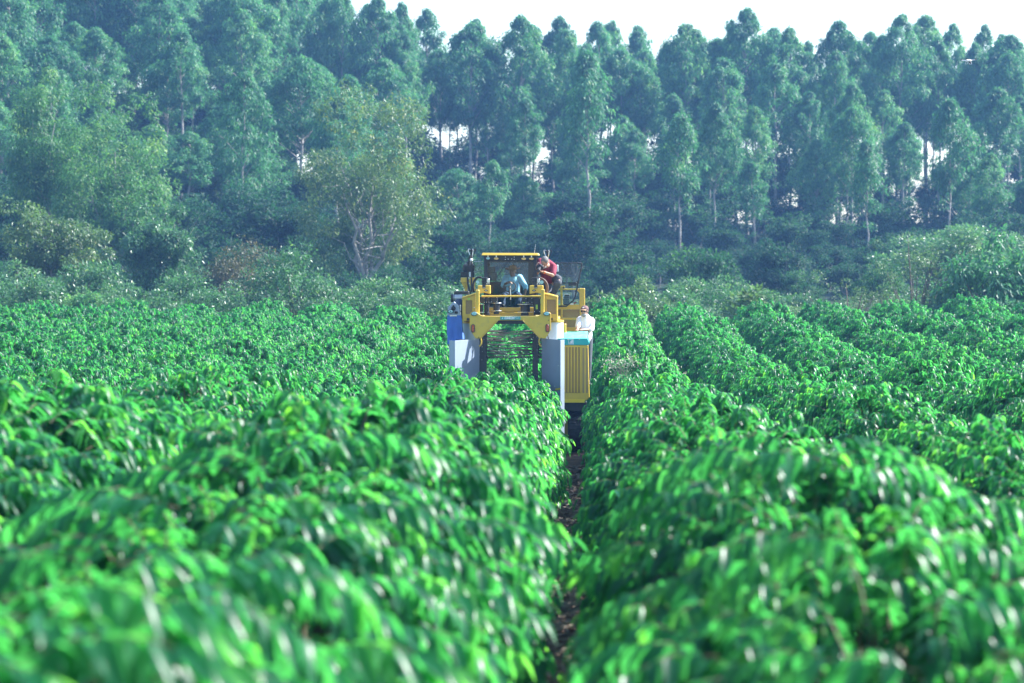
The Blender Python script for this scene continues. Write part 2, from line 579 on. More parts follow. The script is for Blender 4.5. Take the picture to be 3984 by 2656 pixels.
def coffee_bush(seed, n=275, name='coffee_bush'):
    rng = np.random.default_rng(seed)
    bag = Bag()
    hump = rng.uniform(0.94, 1.06)
    holes = []
    for k in range(7):
        th = rng.uniform(-1.5, 1.5)
        holes.append(np.array([HALF * math.sin(th), rng.uniform(-.6, .6), MID + (TOP - MID) * math.cos(th)]))
    for i in range(n):
        y = rng.uniform(-0.62, 0.62)
        u = rng.random()
        if u < 0.66:
            th = rng.uniform(-1.62, 1.62)
            px, pz = math.sin(th), math.cos(th)
            px = math.copysign(abs(px) ** 0.8, px); pz = math.copysign(abs(pz) ** 0.85, pz)
            p = np.array([HALF * px, y, MID + (TOP - MID) * hump * pz])
            out = np.array([px, rng.normal(0, 0.5), 0.35 + 0.5 * max(pz, 0)])
        else:
            sg = -1 if rng.random() < 0.5 else 1
            z = rng.uniform(0.32, MID)
            p = np.array([sg * HALF * rng.uniform(0.80, 1.0) * (0.78 + 0.22 * z / MID), y, z])
            out = np.array([sg, rng.normal(0, 0.45), 0.15])
        if any(np.linalg.norm(p - h) < 0.24 for h in holes): continue       # dark openings in the hedge
        Ls = rng.uniform(0.34, 0.64)
        o = out / np.linalg.norm(out)
        base = p - o * Ls * rng.uniform(0.45, 1.05)
        base[2] -= 0.02
        spray(rng, base, o, Ls, rng.uniform(0.35, 0.75), bag, int(rng.integers(7, 10)), rng.uniform(0.10, 0.14), stem=True)
    for k in range(4):
        x = rng.uniform(-0.12, 0.12)
        P = np.array([[x, rng.uniform(-.4, .4), -0.05], [x * 2, rng.uniform(-.4, .4), 0.6], [x * 4, rng.uniform(-.4, .4), 1.4]])
        v, f = tube_np(P, [0.035, 0.028, 0.012], 6)
        bag.add(v, f, 0.5, 1)
    return bag.mesh(name, [M_coffee, M_twig])

BUSHES = [coffee_bush(100 + k) for k in range(9)]
BRANCHES = []
for k in range(4):
    bg_ = Bag(); rng = np.random.default_rng(900 + k)
    spray(rng, np.zeros(3), np.array([1.0, 0, 0.4]), 0.6, 0.6, bg_, 9, 0.14)
    BRANCHES.append(bg_.mesh('leafy_branch', [M_coffee, M_twig]))

ROW0, PITCHX = -1.58, 2.8
row_names = {0: 'coffee hedge row that the yellow harvester straddles', 1: 'coffee hedge row directly to the right of the harvester',
             -1: 'coffee hedge row directly to the left of the harvester'}
ORD = ['zeroth', 'first', 'second', 'third', 'fourth', 'fifth', 'sixth', 'seventh', 'eighth', 'ninth', 'tenth']
rnd = random.Random(11)
rnd_ph = {k: rnd.uniform(0, 6.28) for k in range(-9, 9)}
for k in range(-8, 8):
    X = ROW0 + PITCHX * k
    y0 = max(2.6, (-X / 0.241 if X < 0 else X / 0.182) - 9)
    y1 = 97.0 + rnd.uniform(-1.2, 1.2) + (1.5 if k > 1 else 0)
    if y0 > y1 - 2: continue
    lab = row_names.get(k) or f'{ORD[abs(k)]} coffee hedge row to the {"right" if k > 0 else "left"} of the harvester row'
    row = empty('coffee_row', (X, 0, 0), lab, 'hedge', 'rows of coffee bushes across the field')
    y = y0
    j = 0
    while y < y1:
        me = BUSHES[rnd.randrange(len(BUSHES))]
        sx, sz = rnd.uniform(0.95, 1.07), rnd.uniform(0.93, 1.07)
        dx = rnd.uniform(-0.06, 0.06)
        ph = rnd_ph[k]
        sz *= 1 + 0.05 * math.sin(y * 0.55 + ph) + 0.04 * math.sin(y * 1.37 + 2 * ph) + (0.10 if rnd.random() < 0.07 else 0)
        dx += 0.08 * math.sin(y * 0.33 + 3 * ph) + 0.05 * math.sin(y * 1.1 + ph)
        if y < 51: dx += {0: -1, 1: 1}.get(k, 0) * (0.12 if y < 40 else 0.05)
        if k == 0 and 40 < y < 51.6: sx *= 0.90; sz *= 0.87
        if y > 25 and k != 0: sx *= 0.90
        if y < 22 and k < 1: sx *= 1.12; dx -= 0.10 if k == 0 else 0
        if k == 0 and 51.6 < y < 57.2: sx, sz, dx = 0.42, 0.80, 0.0       # gathered into the picking tunnel
        elif k == 0 and 50.6 < y <= 51.6: sx, sz, dx = 0.86, 0.92, 0.0
        if k == 1 and 51.4 < y < 57.4: sx, dx = 0.80, 0.22
        b = obj('coffee_bush', me, row, (dx, y, gz(X, y) - 0.02))
        b.rotation_euler = (0, 0, math.pi if rnd.random() < 0.5 else 0)
        b.scale = (sx, 1.02, sz)
        if y < 15 and k in (0, 1):
            for q in range(14):                                           # the nearest branches, each its own piece
                th = rnd.uniform(-1.2, 1.2)
                o = math.atan2(rnd.uniform(-0.6, 0.6), 1) + (0 if th > 0 else math.pi)
                br = obj('leafy_branch', BRANCHES[rnd.randrange(4)], b, (1.0 * math.sin(th), rnd.uniform(-0.5, 0.5), MID + 1.02 * math.cos(th)))
                br.rotation_euler = (0, rnd.uniform(-0.2, 0.3), o)
        y += 1.0
        j += 1

# dead leaves and straw on the bare strip between the rows
M_litter = solid('straw_litter', (0.20, 0.155, 0.12), 0.9, var=0.5, scale=0.7, spec=0.2)
rng = np.random.default_rng(77)
n = 9000
yy = 14 + 34 * rng.random(n) ** 1.3
xx = -0.18 + rng.normal(0, 0.33, n)
P = np.stack([xx, yy, land(xx, yy) - 0.045 + rng.uniform(0.005, 0.04, n)], 1)
a = rng.uniform(0, 2 * np.pi, n)
D = np.stack([np.cos(a), np.sin(a), rng.normal(0.05, 0.15, n)], 1)
v, f = leaf4(P, D, np.array([0, 0, 1.0]) + rng.normal(0, 0.3, (n, 3)), rng.uniform(0.06, 0.2, n), np.where(rng.random(n) < 0.5, 0.012, 0.05))
lit = obj('leaf_litter', np_mesh('leaf_litter', v, f, [M_litter]))
props(lit, 'brown dead leaves and straw on the bare path between rows', 'leaf litter', kind='stuff')
# ------------------------------------------------------------------ forest
M_euc = leaf_mat('eucalyptus_leaf', (0.028, 0.105, 0.058), (0.060, 0.185, 0.095), (0.19, 0.33, 0.10), (1.9, 2.2, 1.2), 0.36, 0.46, 0.32, 0.34)
M_olive = leaf_mat('olive_leaf', (0.045, 0.095, 0.040), (0.085, 0.155, 0.060), (0.26, 0.25, 0.07), (2.2, 2.3, 1.1), 0.32, 0.42, 0.45, 0.2)
M_shrub = leaf_mat('shrub_leaf', (0.018, 0.070, 0.032), (0.065, 0.155, 0.078), (0.20, 0.28, 0.10), (2.0, 2.4, 1.2), 0.30, 0.38, 0.5, 0.3)
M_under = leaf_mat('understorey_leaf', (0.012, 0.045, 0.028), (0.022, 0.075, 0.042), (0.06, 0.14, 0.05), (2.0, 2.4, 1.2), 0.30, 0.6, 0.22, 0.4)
M_bark = solid('pale_bark', (0.30, 0.28, 0.26), 0.85, var=0.35, scale=2.2, bump=0.4, bscale=8, dirt=(0.10, 0.075, 0.06), dirt_amt=0.7, spec=0.2)
M_dark_bark = solid('dark_bark', (0.13, 0.10, 0.085), 0.9, var=0.4, scale=2.2, bump=0.5, bscale=8, dirt=(0.28, 0.25, 0.22), dirt_amt=0.5, spec=0.2)

def clump_leaves(rng, C, Rr, per, L0, W0, droop, zs=0.75, flat=0.0, hollow=0.45):
    """leaves spread through round clumps; C centres, Rr radii"""
    C = np.asarray(C); Rr = np.asarray(Rr)
    k = np.repeat(np.arange(len(C)), per)
    n = len(k)
    u = unit(rng.normal(0, 1, (n, 3)))
    rad = hollow + (1 - hollow) * rng.random(n) ** 0.6
    off = u * (rad * Rr[k])[:, None]
    off[:, 2] *= zs
    pos = C[k] + off
    d = u * 0.8 + rng.normal(0, 0.5, (n, 3)) + np.array([0, 0, -droop])
    d[:, 2] *= (1 - flat)
    nn = np.array([0, 0, 1.0]) + u * 0.6 + rng.normal(0, 0.35, (n, 3))
    v, f = leaf4(pos, d, nn, L0 * rng.uniform(0.7, 1.3, n), W0 * rng.uniform(0.75, 1.25, n))
    ct = rng.normal(0.42, 0.13, len(C))
    tint = np.clip(ct[k] + rng.normal(0, 0.10, n) + 0.5 * (rng.random(n) < 0.03), 0.02, 0.98)
    return v, f, np.repeat(tint, 4)

def bend_path(rng, a, b, n, wob):
    t = np.linspace(0, 1, n)[:, None]
    P = a * (1 - t) + b * t
    P[1:-1] += rng.normal(0, wob, (n - 2, 3))
    return P

def eucalyptus(seed, Hh=18.0, Rm=2.3, c0=0.45, nclump=64, per=150, leafL=0.34):
    rng = np.random.default_rng(seed)
    tr, cr = Bag(), Bag()
    lean = rng.normal(0, 0.35, 2); ph0 = rng.uniform(0, 6.28); top_e = rng.uniform(1.8, 3.2)
    top = np.array([lean[0], lean[1], Hh * 0.97])
    P = bend_path(rng, np.zeros(3), top, 9, 0.10); P[:, 2] = np.linspace(-0.4, Hh * 0.97, 9)
    v, f = tube_np(P, np.linspace(0.18, 0.03, 9) * Hh / 20, 7)
    tr.add(v, f)
    C, Rs = [], []
    for i in range(nclump):
        t = rng.random() ** 0.8
        prof = (0.5 + 0.5 * t / 0.28) if t < 0.28 else max(0.0, 1 - ((t - 0.28) / 0.74) ** top_e)
        a = rng.uniform(0, 2 * np.pi)
        lob = 1 + 0.22 * math.sin(a * 2 + ph0 + t * 5) + 0.15 * math.sin(a * 3 + ph0 * 2 - t * 9)
        rr = Rm * prof * lob * rng.uniform(0.45, 0.95)
        z = Hh * (c0 + (1 - c0) * t) - 0.4
        ax = np.array([np.interp(z, P[:, 2], P[:, 0]), np.interp(z, P[:, 2], P[:, 1]), z])
        c = ax + np.array([math.cos(a) * rr, math.sin(a) * rr, 0])
        C.append(c); Rs.append(rng.uniform(0.42, 0.75) * (0.5 + 0.5 * prof))
        if i % 5 == 0:
            st = ax - np.array([0, 0, rr * 0.9 + 0.3])
            v, f = tube_np(np.array([st, (st + c) / 2 + [0, 0, 0.1], c]), [0.04, 0.028, 0.012], 4)
            tr.add(v, f)
    for i in range(int(rng.integers(2, 6))):                              # stray leafy twigs low on the stem
        z = Hh * rng.uniform(0.15, c0)
        a = rng.uniform(0, 2 * np.pi)
        e = np.array([math.cos(a) * 0.9, math.sin(a) * 0.9, z + 0.5])
        v, f = tube_np(np.array([[0, 0, z], e]), [0.02, 0.008], 4)
        tr.add(v, f)
        v, f, c = clump_leaves(rng, [e, e * [.6, .6, 1]], [0.4, 0.3], 22, leafL * .8, leafL * .26, 0.6)
        cr.add(v, f, c)
    v, f, c = clump_leaves(rng, C, Rs, per, leafL, leafL * 0.28, 1.25, zs=1.1, hollow=0.2)
    cr.add(v, f, c)
    return tr.mesh('trunk', [M_bark]), cr.mesh('crown', [M_euc], False)

def broadleaf(seed, Hh, Rm, leaf, bark, forks=4, per=120, L0=0.26, W0=0.12, c0=0.25, droop=0.5, trunk_r=0.2, flat=0.0, zs=0.75, cs=0.17, nsub=5, bare=False, env=0):
    """forked tree: trunk, limbs, and leaf clumps at the limb ends"""
    rng = np.random.default_rng(seed)
    tr, cr = Bag(), Bag()
    fork = Hh * c0
    P = bend_path(rng, np.array([0, 0, -0.4]), np.array([rng.normal(0, .2), rng.normal(0, .2), fork]), 5, 0.06)
    v, f = tube_np(P, np.linspace(trunk_r, trunk_r * 0.75, 5), 8)
    tr.add(v, f)
    C, Rs = [], []
    for i in range(forks):
        a = 2 * np.pi * (i + rng.uniform(-.3, .3)) / forks
        el = 1.45 if i == 0 else rng.uniform(0.5, 1.25)
        ln = rng.uniform(0.45, 0.62) * Hh
        end = P[-1] + np.array([math.cos(a) * math.cos(el) * Rm * 0.85, math.sin(a) * math.cos(el) * Rm * 0.85, ln * math.sin(el)])
        Q = bend_path(rng, P[-1], end, 6, 0.035 * Hh * 0.4)
        v, f = tube_np(Q, np.linspace(trunk_r * 0.6, trunk_r * 0.16, 6), 6)
        tr.add(v, f)
        for s in range(nsub):
            t = rng.uniform(0.3, 1.0)
            q = Q[int(t * 5)]
            a2 = rng.uniform(0, 2 * np.pi)
            e2 = q + np.array([math.cos(a2) * Rm * 0.42, math.sin(a2) * Rm * 0.42, rng.uniform(-0.02, 0.24) * Hh])
            S = bend_path(rng, q, e2, 4, 0.015 * Hh)
            v, f = tube_np(S, np.linspace(trunk_r * 0.22, trunk_r * 0.06, 4), 5)
            tr.add(v, f)
            for w in range(4):
                if bare and e2[2] < 0.55 * Hh and e2[1] < 0.1 * Rm and abs(e2[0]) < 0.4 * Rm: continue   # open side, limbs show
                C.append(e2 + rng.normal(0, 1, 3) * np.array([Rm * .17, Rm * .17, Hh * 0.045]))
                Rs.append(Rm * cs * rng.uniform(0.7, 1.3))
    for i in range(env):                                                  # outer shell of the crown
        u = rng.normal(0, 1, 3); u /= np.linalg.norm(u)
        lob = 1 + 0.14 * math.sin(3 * math.atan2(u[1], u[0]) + seed) + 0.10 * math.sin(5 * u[2] + seed)
        e2 = np.array([0, 0, Hh * 0.56]) + u * np.array([Rm * 0.92, Rm * 0.92, Hh * 0.40]) * lob * rng.uniform(0.75, 1.0)
        if e2[2] < 0.12 * Hh or (bare and e2[2] < 0.5 * Hh and e2[1] < 0 and abs(e2[0] + 0.05 * Rm) < 0.33 * Rm): continue
        C.append(e2); Rs.append(Rm * cs * rng.uniform(0.7, 1.2))
    v, f, c = clump_leaves(rng, C, Rs, per, L0, W0, droop, zs=zs, flat=flat)
    cr.add(v, f, c)
    return tr.mesh('trunk', [bark]), cr.mesh('crown', [leaf], False)

def shrub(seed, Hh, Rm, leaf, n=46, per=110, L0=0.16, W0=0.07, droop=0.3, wisp=0.0):
    """many-stemmed bush"""
    rng = np.random.default_rng(seed)
    tr, cr = Bag(), Bag()
    C, Rs = [], []
    for i in range(n):
        a = rng.uniform(0, 2 * np.pi)
        el = math.asin(rng.uniform(0.08, 1.0))
        k = rng.uniform(0.62, 1.0) * (1 + wisp * rng.random())
        c = np.array([math.cos(a) * math.cos(el) * Rm * k, math.sin(a) * math.cos(el) * Rm * k, math.sin(el) * Hh * k * 0.92])
        C.append(c); Rs.append(rng.uniform(0.13, 0.22) * (Rm + Hh) * 0.5 * (0.6 if wisp else 1))
        if i % 3 == 0:
            v, f = tube_np(np.array([[c[0] * .12, c[1] * .12, -0.15], [c[0] * .6, c[1] * .6, c[2] * .6], c]), [0.05, 0.03, 0.012], 5)
            tr.add(v, f)
    v, f, c = clump_leaves(rng, C, Rs, per, L0, W0, droop)
    cr.add(v, f, c)
    return tr.mesh('stem', [M_dark_bark]), cr.mesh('crown', [leaf], False)

def plant(name, meshes, x, y, s, label, cat, group=None, rz=None, sz=None, dz=0.0):
    r = empty(name, (x, y, gz(x, y) + dz), label, cat, group)
    r.rotation_euler = (0, 0, rnd.uniform(0, 6.28) if rz is None else rz)
    r.scale = (s, s, s if sz is None else sz)
    for me in meshes:
        obj(me.name.split('.')[0], me, r)
    return r

def col_at(px, Y):
    """x of the photo column px on the ground at distance Y"""
    return at(px, VPY, Y).x

EUC = [eucalyptus(300 + k, 20.0, rm, c0, int(nc * 2.9), 62, 0.38) for k, (rm, c0, nc) in enumerate(((2.9, .58, 56), (3.3, .55, 66), (2.5, .62, 44), (3.2, .52, 68), (2.8, .60, 52), (3.6, .57, 74), (2.4, .55, 48), (3.0, .50, 64)))]
trees_ridge, trees_front = [], []
for i, Y in enumerate((233, 242, 251, 261)):
    x = col_at(-500, Y) + i * 1.7
    while x < col_at(4500, Y):
        px = pix((x, Y, 10))[0]
        gap = (abs(px - 1925) < 55 or abs(px - 3185) < 70)                # notches in the skyline
        h = rnd.uniform(16.5, 22.0) * (0.78 if gap else 1.0) / 20.0
        wide = rnd.uniform(0.74, 1.02)
        trees_ridge.append(('eucalyptus_tree', EUC[rnd.randrange(len(EUC))], x + rnd.uniform(-1.0, 1.0), Y + rnd.uniform(-3, 3), h * wide, h))
        x += rnd.uniform(2.3, 3.5)
for Y, step, lo, hi in ((224, 3.8, 0.50, 0.92), (215, 4.2, 0.46, 0.86), (206, 4.8, 0.42, 0.80), (196, 5.5, 0.38, 0.74), (186, 6.5, 0.36, 0.66)):
    x = col_at(-300, Y)
    while x < col_at(4300, Y):
        px = pix((x, Y, 10))[0]
        keep = 0.97 if px < 1500 else (0.46 if px < 2450 else 0.74)
        if rnd.random() < keep:
            h = rnd.uniform(lo, hi) * (1.10 if px < 1400 else 1.0)
            trees_front.append(('eucalyptus_tree', EUC[rnd.randrange(len(EUC))], x + rnd.uniform(-1.5, 1.5), Y + rnd.uniform(-4, 4), max(h, 0.66) * rnd.uniform(0.85, 1.12) * (1.25 if px < 1500 else 1.0), h))
        x += step * rnd.uniform(0.75, 1.25)

def ordinal(n):
    return f"{n}{'th' if 10 <= n % 100 <= 20 else {1: 'st', 2: 'nd', 3: 'rd'}.get(n % 10, 'th')}"

for lst, where, grp in ((trees_ridge, 'on the ridge', 'eucalyptus trees along the ridge'), (trees_front, 'on the slope below the ridge', 'eucalyptus trees on the slope')):
    lst.sort(key=lambda t: pix((t[2], t[3], 12))[0])
    c = 0
    for nm, ms, x, y, s, h in lst:
        px = pix((x, y, 12))[0]
        if 0 < px < 3984:
            c += 1
            lab = f'{"tall" if h > 0.95 else "shorter"} slender eucalyptus {where}, {ordinal(c)} from the left edge'
        else:
            lab = f'slender eucalyptus {where}, standing outside the picture'
        plant(nm, ms, x, y, s, lab, 'tree', grp, sz=h)

# slim pale stems standing free before the wood
SLIM = [eucalyptus(380 + k, 13.0, 1.5, 0.55, 90, 50, 0.34) for k in range(3)]
sl_px = [1905, 2285, 2640, 2935, 3375, 3700]
for i, px in enumerate(sl_px):
    Y = rnd.uniform(156, 200); h = rnd.choice((0.6, 0.7, 0.85, 1.0, 1.15, 1.35)) * rnd.uniform(0.95, 1.05)
    plant('slim_tree', SLIM[i % 3], col_at(px, Y), Y, h, f'slim pale-stemmed tree before the dark wood, {ordinal(i + 1)} from the harvester rightwards', 'tree', 'slim trees before the dark wood', sz=h)

# dark understorey on the foot of the slope
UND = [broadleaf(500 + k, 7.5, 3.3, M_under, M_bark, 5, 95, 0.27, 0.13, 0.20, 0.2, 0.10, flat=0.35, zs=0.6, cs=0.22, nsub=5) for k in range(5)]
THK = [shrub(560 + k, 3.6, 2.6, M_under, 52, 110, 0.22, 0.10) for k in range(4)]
und = []
for Y, step in ((160, 4.2), (170, 4.2), (182, 4.6), (196, 5.0), (212, 5.2), (230, 4.6), (243, 4.8), (258, 5.0)):
    x = col_at(-250, Y)
    while x < col_at(4250, Y):
        if not (Y > 225 and x > col_at(1650, Y) and rnd.random() < 0.38): und.append((x + rnd.uniform(-1, 1), Y + rnd.uniform(-4, 4), rnd.uniform(0.65, 1.15) * (1.25 if Y > 225 else 0.78 if x > col_at(1850, Y) and Y < 190 else 1)))
        x += step * rnd.uniform(0.75, 1.25)
und.sort(key=lambda t: pix((t[0], t[1], 4))[0])
c = 0
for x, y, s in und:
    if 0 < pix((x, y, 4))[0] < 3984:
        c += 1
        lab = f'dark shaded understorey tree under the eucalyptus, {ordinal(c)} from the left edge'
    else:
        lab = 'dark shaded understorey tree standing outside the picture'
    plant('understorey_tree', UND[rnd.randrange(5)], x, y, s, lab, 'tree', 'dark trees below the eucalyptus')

thk = []
for Y, step in ((124, 5.0), (136, 5.0), (148, 5.0), (160, 5.0), (174, 5.2), (188, 5.2), (203, 5.4), (218, 5.4), (232, 5.6), (246, 5.6), (260, 5.6)):
    x = col_at(-250, Y) + rnd.uniform(0, 4)
    while x < col_at(4250, Y):
        if not ((Y < 150 and x > col_at(1850, Y) and rnd.random() < 0.6) or (Y > 225 and x > col_at(1650, Y) and rnd.random() < 0.6)): thk.append((x + rnd.uniform(-1.2, 1.2), Y + rnd.uniform(-5, 5), rnd.uniform(0.6, 1.15) * (0.7 if x > col_at(1850, Y) and Y > 150 else 1)))
        x += step * rnd.uniform(0.8, 1.25)
thk.sort(key=lambda t: pix((t[0], t[1], 2))[0])
c = 0
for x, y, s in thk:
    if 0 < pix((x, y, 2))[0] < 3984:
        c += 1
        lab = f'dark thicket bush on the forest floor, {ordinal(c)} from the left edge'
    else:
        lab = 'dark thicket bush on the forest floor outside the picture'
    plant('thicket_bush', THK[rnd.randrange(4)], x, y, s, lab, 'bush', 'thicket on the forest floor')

# single trees that stand out
plant('olive_tree', broadleaf(41, 13.4, 4.7, M_olive, M_bark, 6, 105, 0.24, 0.085, 0.12, 0.75, 0.25, cs=0.15, nsub=7, zs=0.9, bare=True, env=160), col_at(1440, 148), 148, 1.0,
      'large olive-green tree with pale forked trunk left of the harvester cab', 'tree', rz=0.0)
M_bright = leaf_mat('bright_tree_leaf', (0.036, 0.110, 0.046), (0.070, 0.180, 0.070), (0.22, 0.32, 0.08), (1.9, 2.1, 1.1), 0.36, 0.46, 0.32, 0.1)
plant('leafy_tree', broadleaf(42, 13.8, 3.8, M_bright, M_bark, 6, 120, 0.24, 0.09, 0.12, 0.75, 0.18, cs=0.19, nsub=7, zs=0.95, env=100), col_at(450, 150), 150, 1.0,
      'tall rounded light green tree at the forest edge on the left', 'tree', rz=2.0)
plant('leafy_tree', broadleaf(43, 15.5, 2.8, M_bright, M_bark, 5, 120, 0.26, 0.09, 0.25, 0.9, 0.16, cs=0.22, nsub=6, zs=1.1, env=80), col_at(190, 154), 154, 1.0,
      'bright green drooping tree rising at the far left edge', 'tree', rz=4.0)
plant('eucalyptus_tree', eucalyptus(44, 15.5, 2.6, 0.34, 120, 62), col_at(930, 178), 178, 1.0,
      'open eucalyptus with bare pale trunk behind the brownish bush', 'tree')
plant('leafy_tree', broadleaf(45, 7.0, 3.0, M_olive, M_bark, 5, 150, 0.22, 0.09, 0.22, 0.6, 0.12, cs=0.18, nsub=5), col_at(215, 128), 128, 1.0,
      'grey-green tree with thin pale trunks by the left field edge', 'tree', rz=1.0)
plant('leafy_tree', broadleaf(46, 7.6, 3.0, M_shrub, M_bark, 5, 150, 0.22, 0.09, 0.15, 0.5, 0.12, cs=0.19, nsub=5), col_at(640, 132), 132, 1.0,
      'mid green tree between the left tall tree and brownish bush', 'tree', rz=3.0)
M_brown = leaf_mat('brownish_leaf', (0.04, 0.055, 0.024), (0.07, 0.075, 0.034), (0.16, 0.12, 0.05), (1.8, 1.8, 1.1), 0.28, 0.45, 0.4, 0.1)
plant('round_bush', shrub(47, 4.6, 2.8, M_brown, 60, 130), col_at(945, 124), 124, 1.0, 'brownish round bush behind the dark green shrub', 'bush')
plant('spreading_tree', broadleaf(48, 6.0, 5.2, M_shrub, M_bark, 6, 150, 0.22, 0.10, 0.3, 0.1, 0.13, flat=0.5, zs=0.35, cs=0.17, nsub=6), col_at(3800, 140), 140, 1.0,
      'spreading flat-topped tree at the right edge', 'tree', rz=0.4)

# shrubs along the end of the field
SHA = [shrub(600 + k, 3.0, 2.2, M_shrub, 52, 120, 0.17, 0.075) for k in range(4)]
spec = [(-120, 108, 1.1), (60, 112, 1.25), (170, 106, 1.0), (330, 114, 1.15), (420, 104.5, .8), (540, 108, 1.0), (690, 113, 1.15), (800, 105, .9), (900, 110, 1.0),
        (1330, 106, .85), (1450, 110, 1.05), (1560, 106, .9), (1660, 110, 1.0), (1760, 107, .9), (1880, 112, 1.0), (2010, 108, .75), (2140, 110, .7),
        (2580, 112, .75), (2660, 107, .8), (2720, 114, .9), (2790, 109, .8), (2860, 113, .85), (2960, 112, .8), (3080, 116, .8), (3260, 112, .75), (3640, 108, 1.0), (4060, 106, 1.2)]
for i, (px, Y, s) in enumerate(spec):
    plant('field_edge_shrub', SHA[i % 4], col_at(px, Y), Y, s, f'grey-green shrub at the far field edge, {ordinal(i + 1)} from the left', 'bush', 'shrubs along the far end of the field', sz=s * rnd.uniform(0.85, 1.15))
plant('broad_shrub', shrub(650, 4.3, 2.9, M_shrub, 80, 150, 0.17, 0.08), col_at(1140, 108), 108, 1.0, 'large dark green rounded shrub at the field edge left of the harvester', 'bush')
plant('dark_shrub', shrub(651, 2.6, 1.0, M_euc, 30, 130, 0.14, 0.07), col_at(330, 103), 103, 1.0, 'small dense deep green shrub at the left field edge', 'bush')
M_lime = leaf_mat('pale_shrub_leaf', (0.05, 0.11, 0.042), (0.09, 0.17, 0.068), (0.25, 0.29, 0.10), (1.8, 2.0, 1.1), 0.3, 0.35, 0.5, 0.2)
plant('pale_shrub', shrub(652, 2.7, 1.4, M_lime, 40, 110, 0.16, 0.07), col_at(2335, 103), 103, 1.0, 'pale yellowish shrub just behind the man in white', 'bush')
plant('pale_shrub', shrub(653, 2.9, 1.5, M_lime, 40, 110, 0.16, 0.07), col_at(2490, 104), 104, 1.0, 'pale yellowish shrub between the first two rows on the right', 'bush')
plant('wispy_shrub', shrub(654, 4.2, 2.2, M_lime, 70, 90, 0.10, 0.03, -0.3, wisp=0.5), col_at(3560, 106), 106, 1.0, 'feathery light green shrub at the right field edge', 'bush')
plant('wispy_shrub', shrub(655, 2.8, 2.2, M_lime, 50, 90, 0.10, 0.03, -0.3, wisp=0.5), col_at(3310, 104), 104, 1.0, 'low feathery light green shrub right of the large-leaved plant', 'bush')
plant('drooping_bush', shrub(656, 5.0, 3.0, M_euc, 60, 110, 0.34, 0.13, 0.9), col_at(3870, 104), 104, 1.0, 'tall bush with big drooping glossy leaves at the right edge', 'bush')
plant('large_leaved_plant', shrub(657, 2.8, 0.9, M_lime, 14, 30, 0.36, 0.2, 0.2), col_at(2910, 102), 102, 1.0, 'plant with broad pale leaves between the second and third rows', 'plant')

# dry weeds poking out of the row beside the harvester
M_dry = solid('dry_weed', (0.42, 0.40, 0.30), 0.9, var=0.3, scale=3, spec=0.2)
def weed(seed, h=0.9, n=60):
    rng = np.random.default_rng(seed)
    bag = Bag()
    for i in range(n):
        a = rng.uniform(0, 2 * np.pi); r = rng.uniform(0.1, 0.55) * h
        e = np.array([math.cos(a) * r, math.sin(a) * r, h * rng.uniform(0.6, 1.05)])
        v, f = tube_np(np.array([[0, 0, -1.0], e * [.35, .35, .55], e]), [0.008, 0.005, 0.002], 3)
        bag.add(v, f)
        m = 10
        v, f = leaf4(np.tile(e, (m, 1)) + rng.normal(0, .06, (m, 3)), rng.normal(0, 1, (m, 3)), rng.normal(0, 1, (m, 3)), np.full(m, .05), np.full(m, .02))
        bag.add(v, f)
    return bag.mesh('seed_heads', [M_dry], False)
for px, Y, s, dx, lab in ((2420, 48, 1.0, 0.0, 'dry straw-coloured weed growing out of the row right of the harvester'), (2600, 56, 0.8, 0, 'pale weed in the gap behind the first right-hand row')):
    x = col_at(px, Y)
    w = obj('dry_weed', weed(int(px), 0.7, 36), None, (x, Y, gz(x, Y) + (1.45 if px < 2500 else 1.0)))
    props(w, lab, 'weed')
# ------------------------------------------------------------------ the coffee harvester
def q(x, y, Y):
    """place for a point measured on the enlarged machine"""
    return at(1700 + x * 0.28912, 930 + y * 0.28912, Y)

def qpoly(pts, Y): return [q(x, y, Y) for x, y in pts]

M_yel = solid('yellow_paint', (0.62, 0.42, 0.045), 0.38, var=0.05, scale=3.0, dirt=(0.30, 0.21, 0.09), dirt_amt=0.45, coat=0.25)
M_blk = solid('black_paint', (0.018, 0.020, 0.024), 0.45, var=0.3, scale=5, dirt=(0.09, 0.08, 0.07), dirt_amt=0.35)
M_rub = solid('black_rubber', (0.022, 0.022, 0.024), 0.75, var=0.3, scale=8, dirt=(0.10, 0.075, 0.055), dirt_amt=0.6)
M_grey = solid('grey_sheet_metal', (0.27, 0.33, 0.42), 0.42, 0.25, var=0.08, scale=1.6, dirt=(0.25, 0.24, 0.22), dirt_amt=0.3, bump=0.05, bscale=3)
M_steel = solid('bright_steel', (0.62, 0.64, 0.66), 0.28, 0.9, var=0.15, scale=12)
M_white = solid('white_paint', (0.72, 0.76, 0.80), 0.4, var=0.05, scale=3, dirt=(0.4, 0.38, 0.33), dirt_amt=0.25)
M_teal = solid('teal_paint', (0.012, 0.33, 0.32), 0.4, var=0.05, scale=4, dirt=(0.10, 0.30, 0.27), dirt_amt=0.3)
M_tealhood = solid('teal_hood', (0.10, 0.42, 0.38), 0.45, var=0.12, scale=3, dirt=(0.42, 0.55, 0.48), dirt_amt=0.6)
M_blue = solid('blue_canvas', (0.05, 0.14, 0.46), 0.6, var=0.14, scale=5, dirt=(0.10, 0.17, 0.42), dirt_amt=0.4, bump=0.4, bscale=14)
M_lens = solid('teal_lens', (0.30, 0.55, 0.55), 0.12, var=0.25, scale=30, coat=0.6)
M_amber = solid('amber_lens', (0.60, 0.40, 0.12), 0.15, var=0.3, scale=30, coat=0.6)
M_red = solid('red_reflector', (0.45, 0.075, 0.03), 0.25, var=0.25, scale=60, coat=0.5)
M_ink = solid('white_print', (0.82, 0.84, 0.85), 0.5, var=0.02)
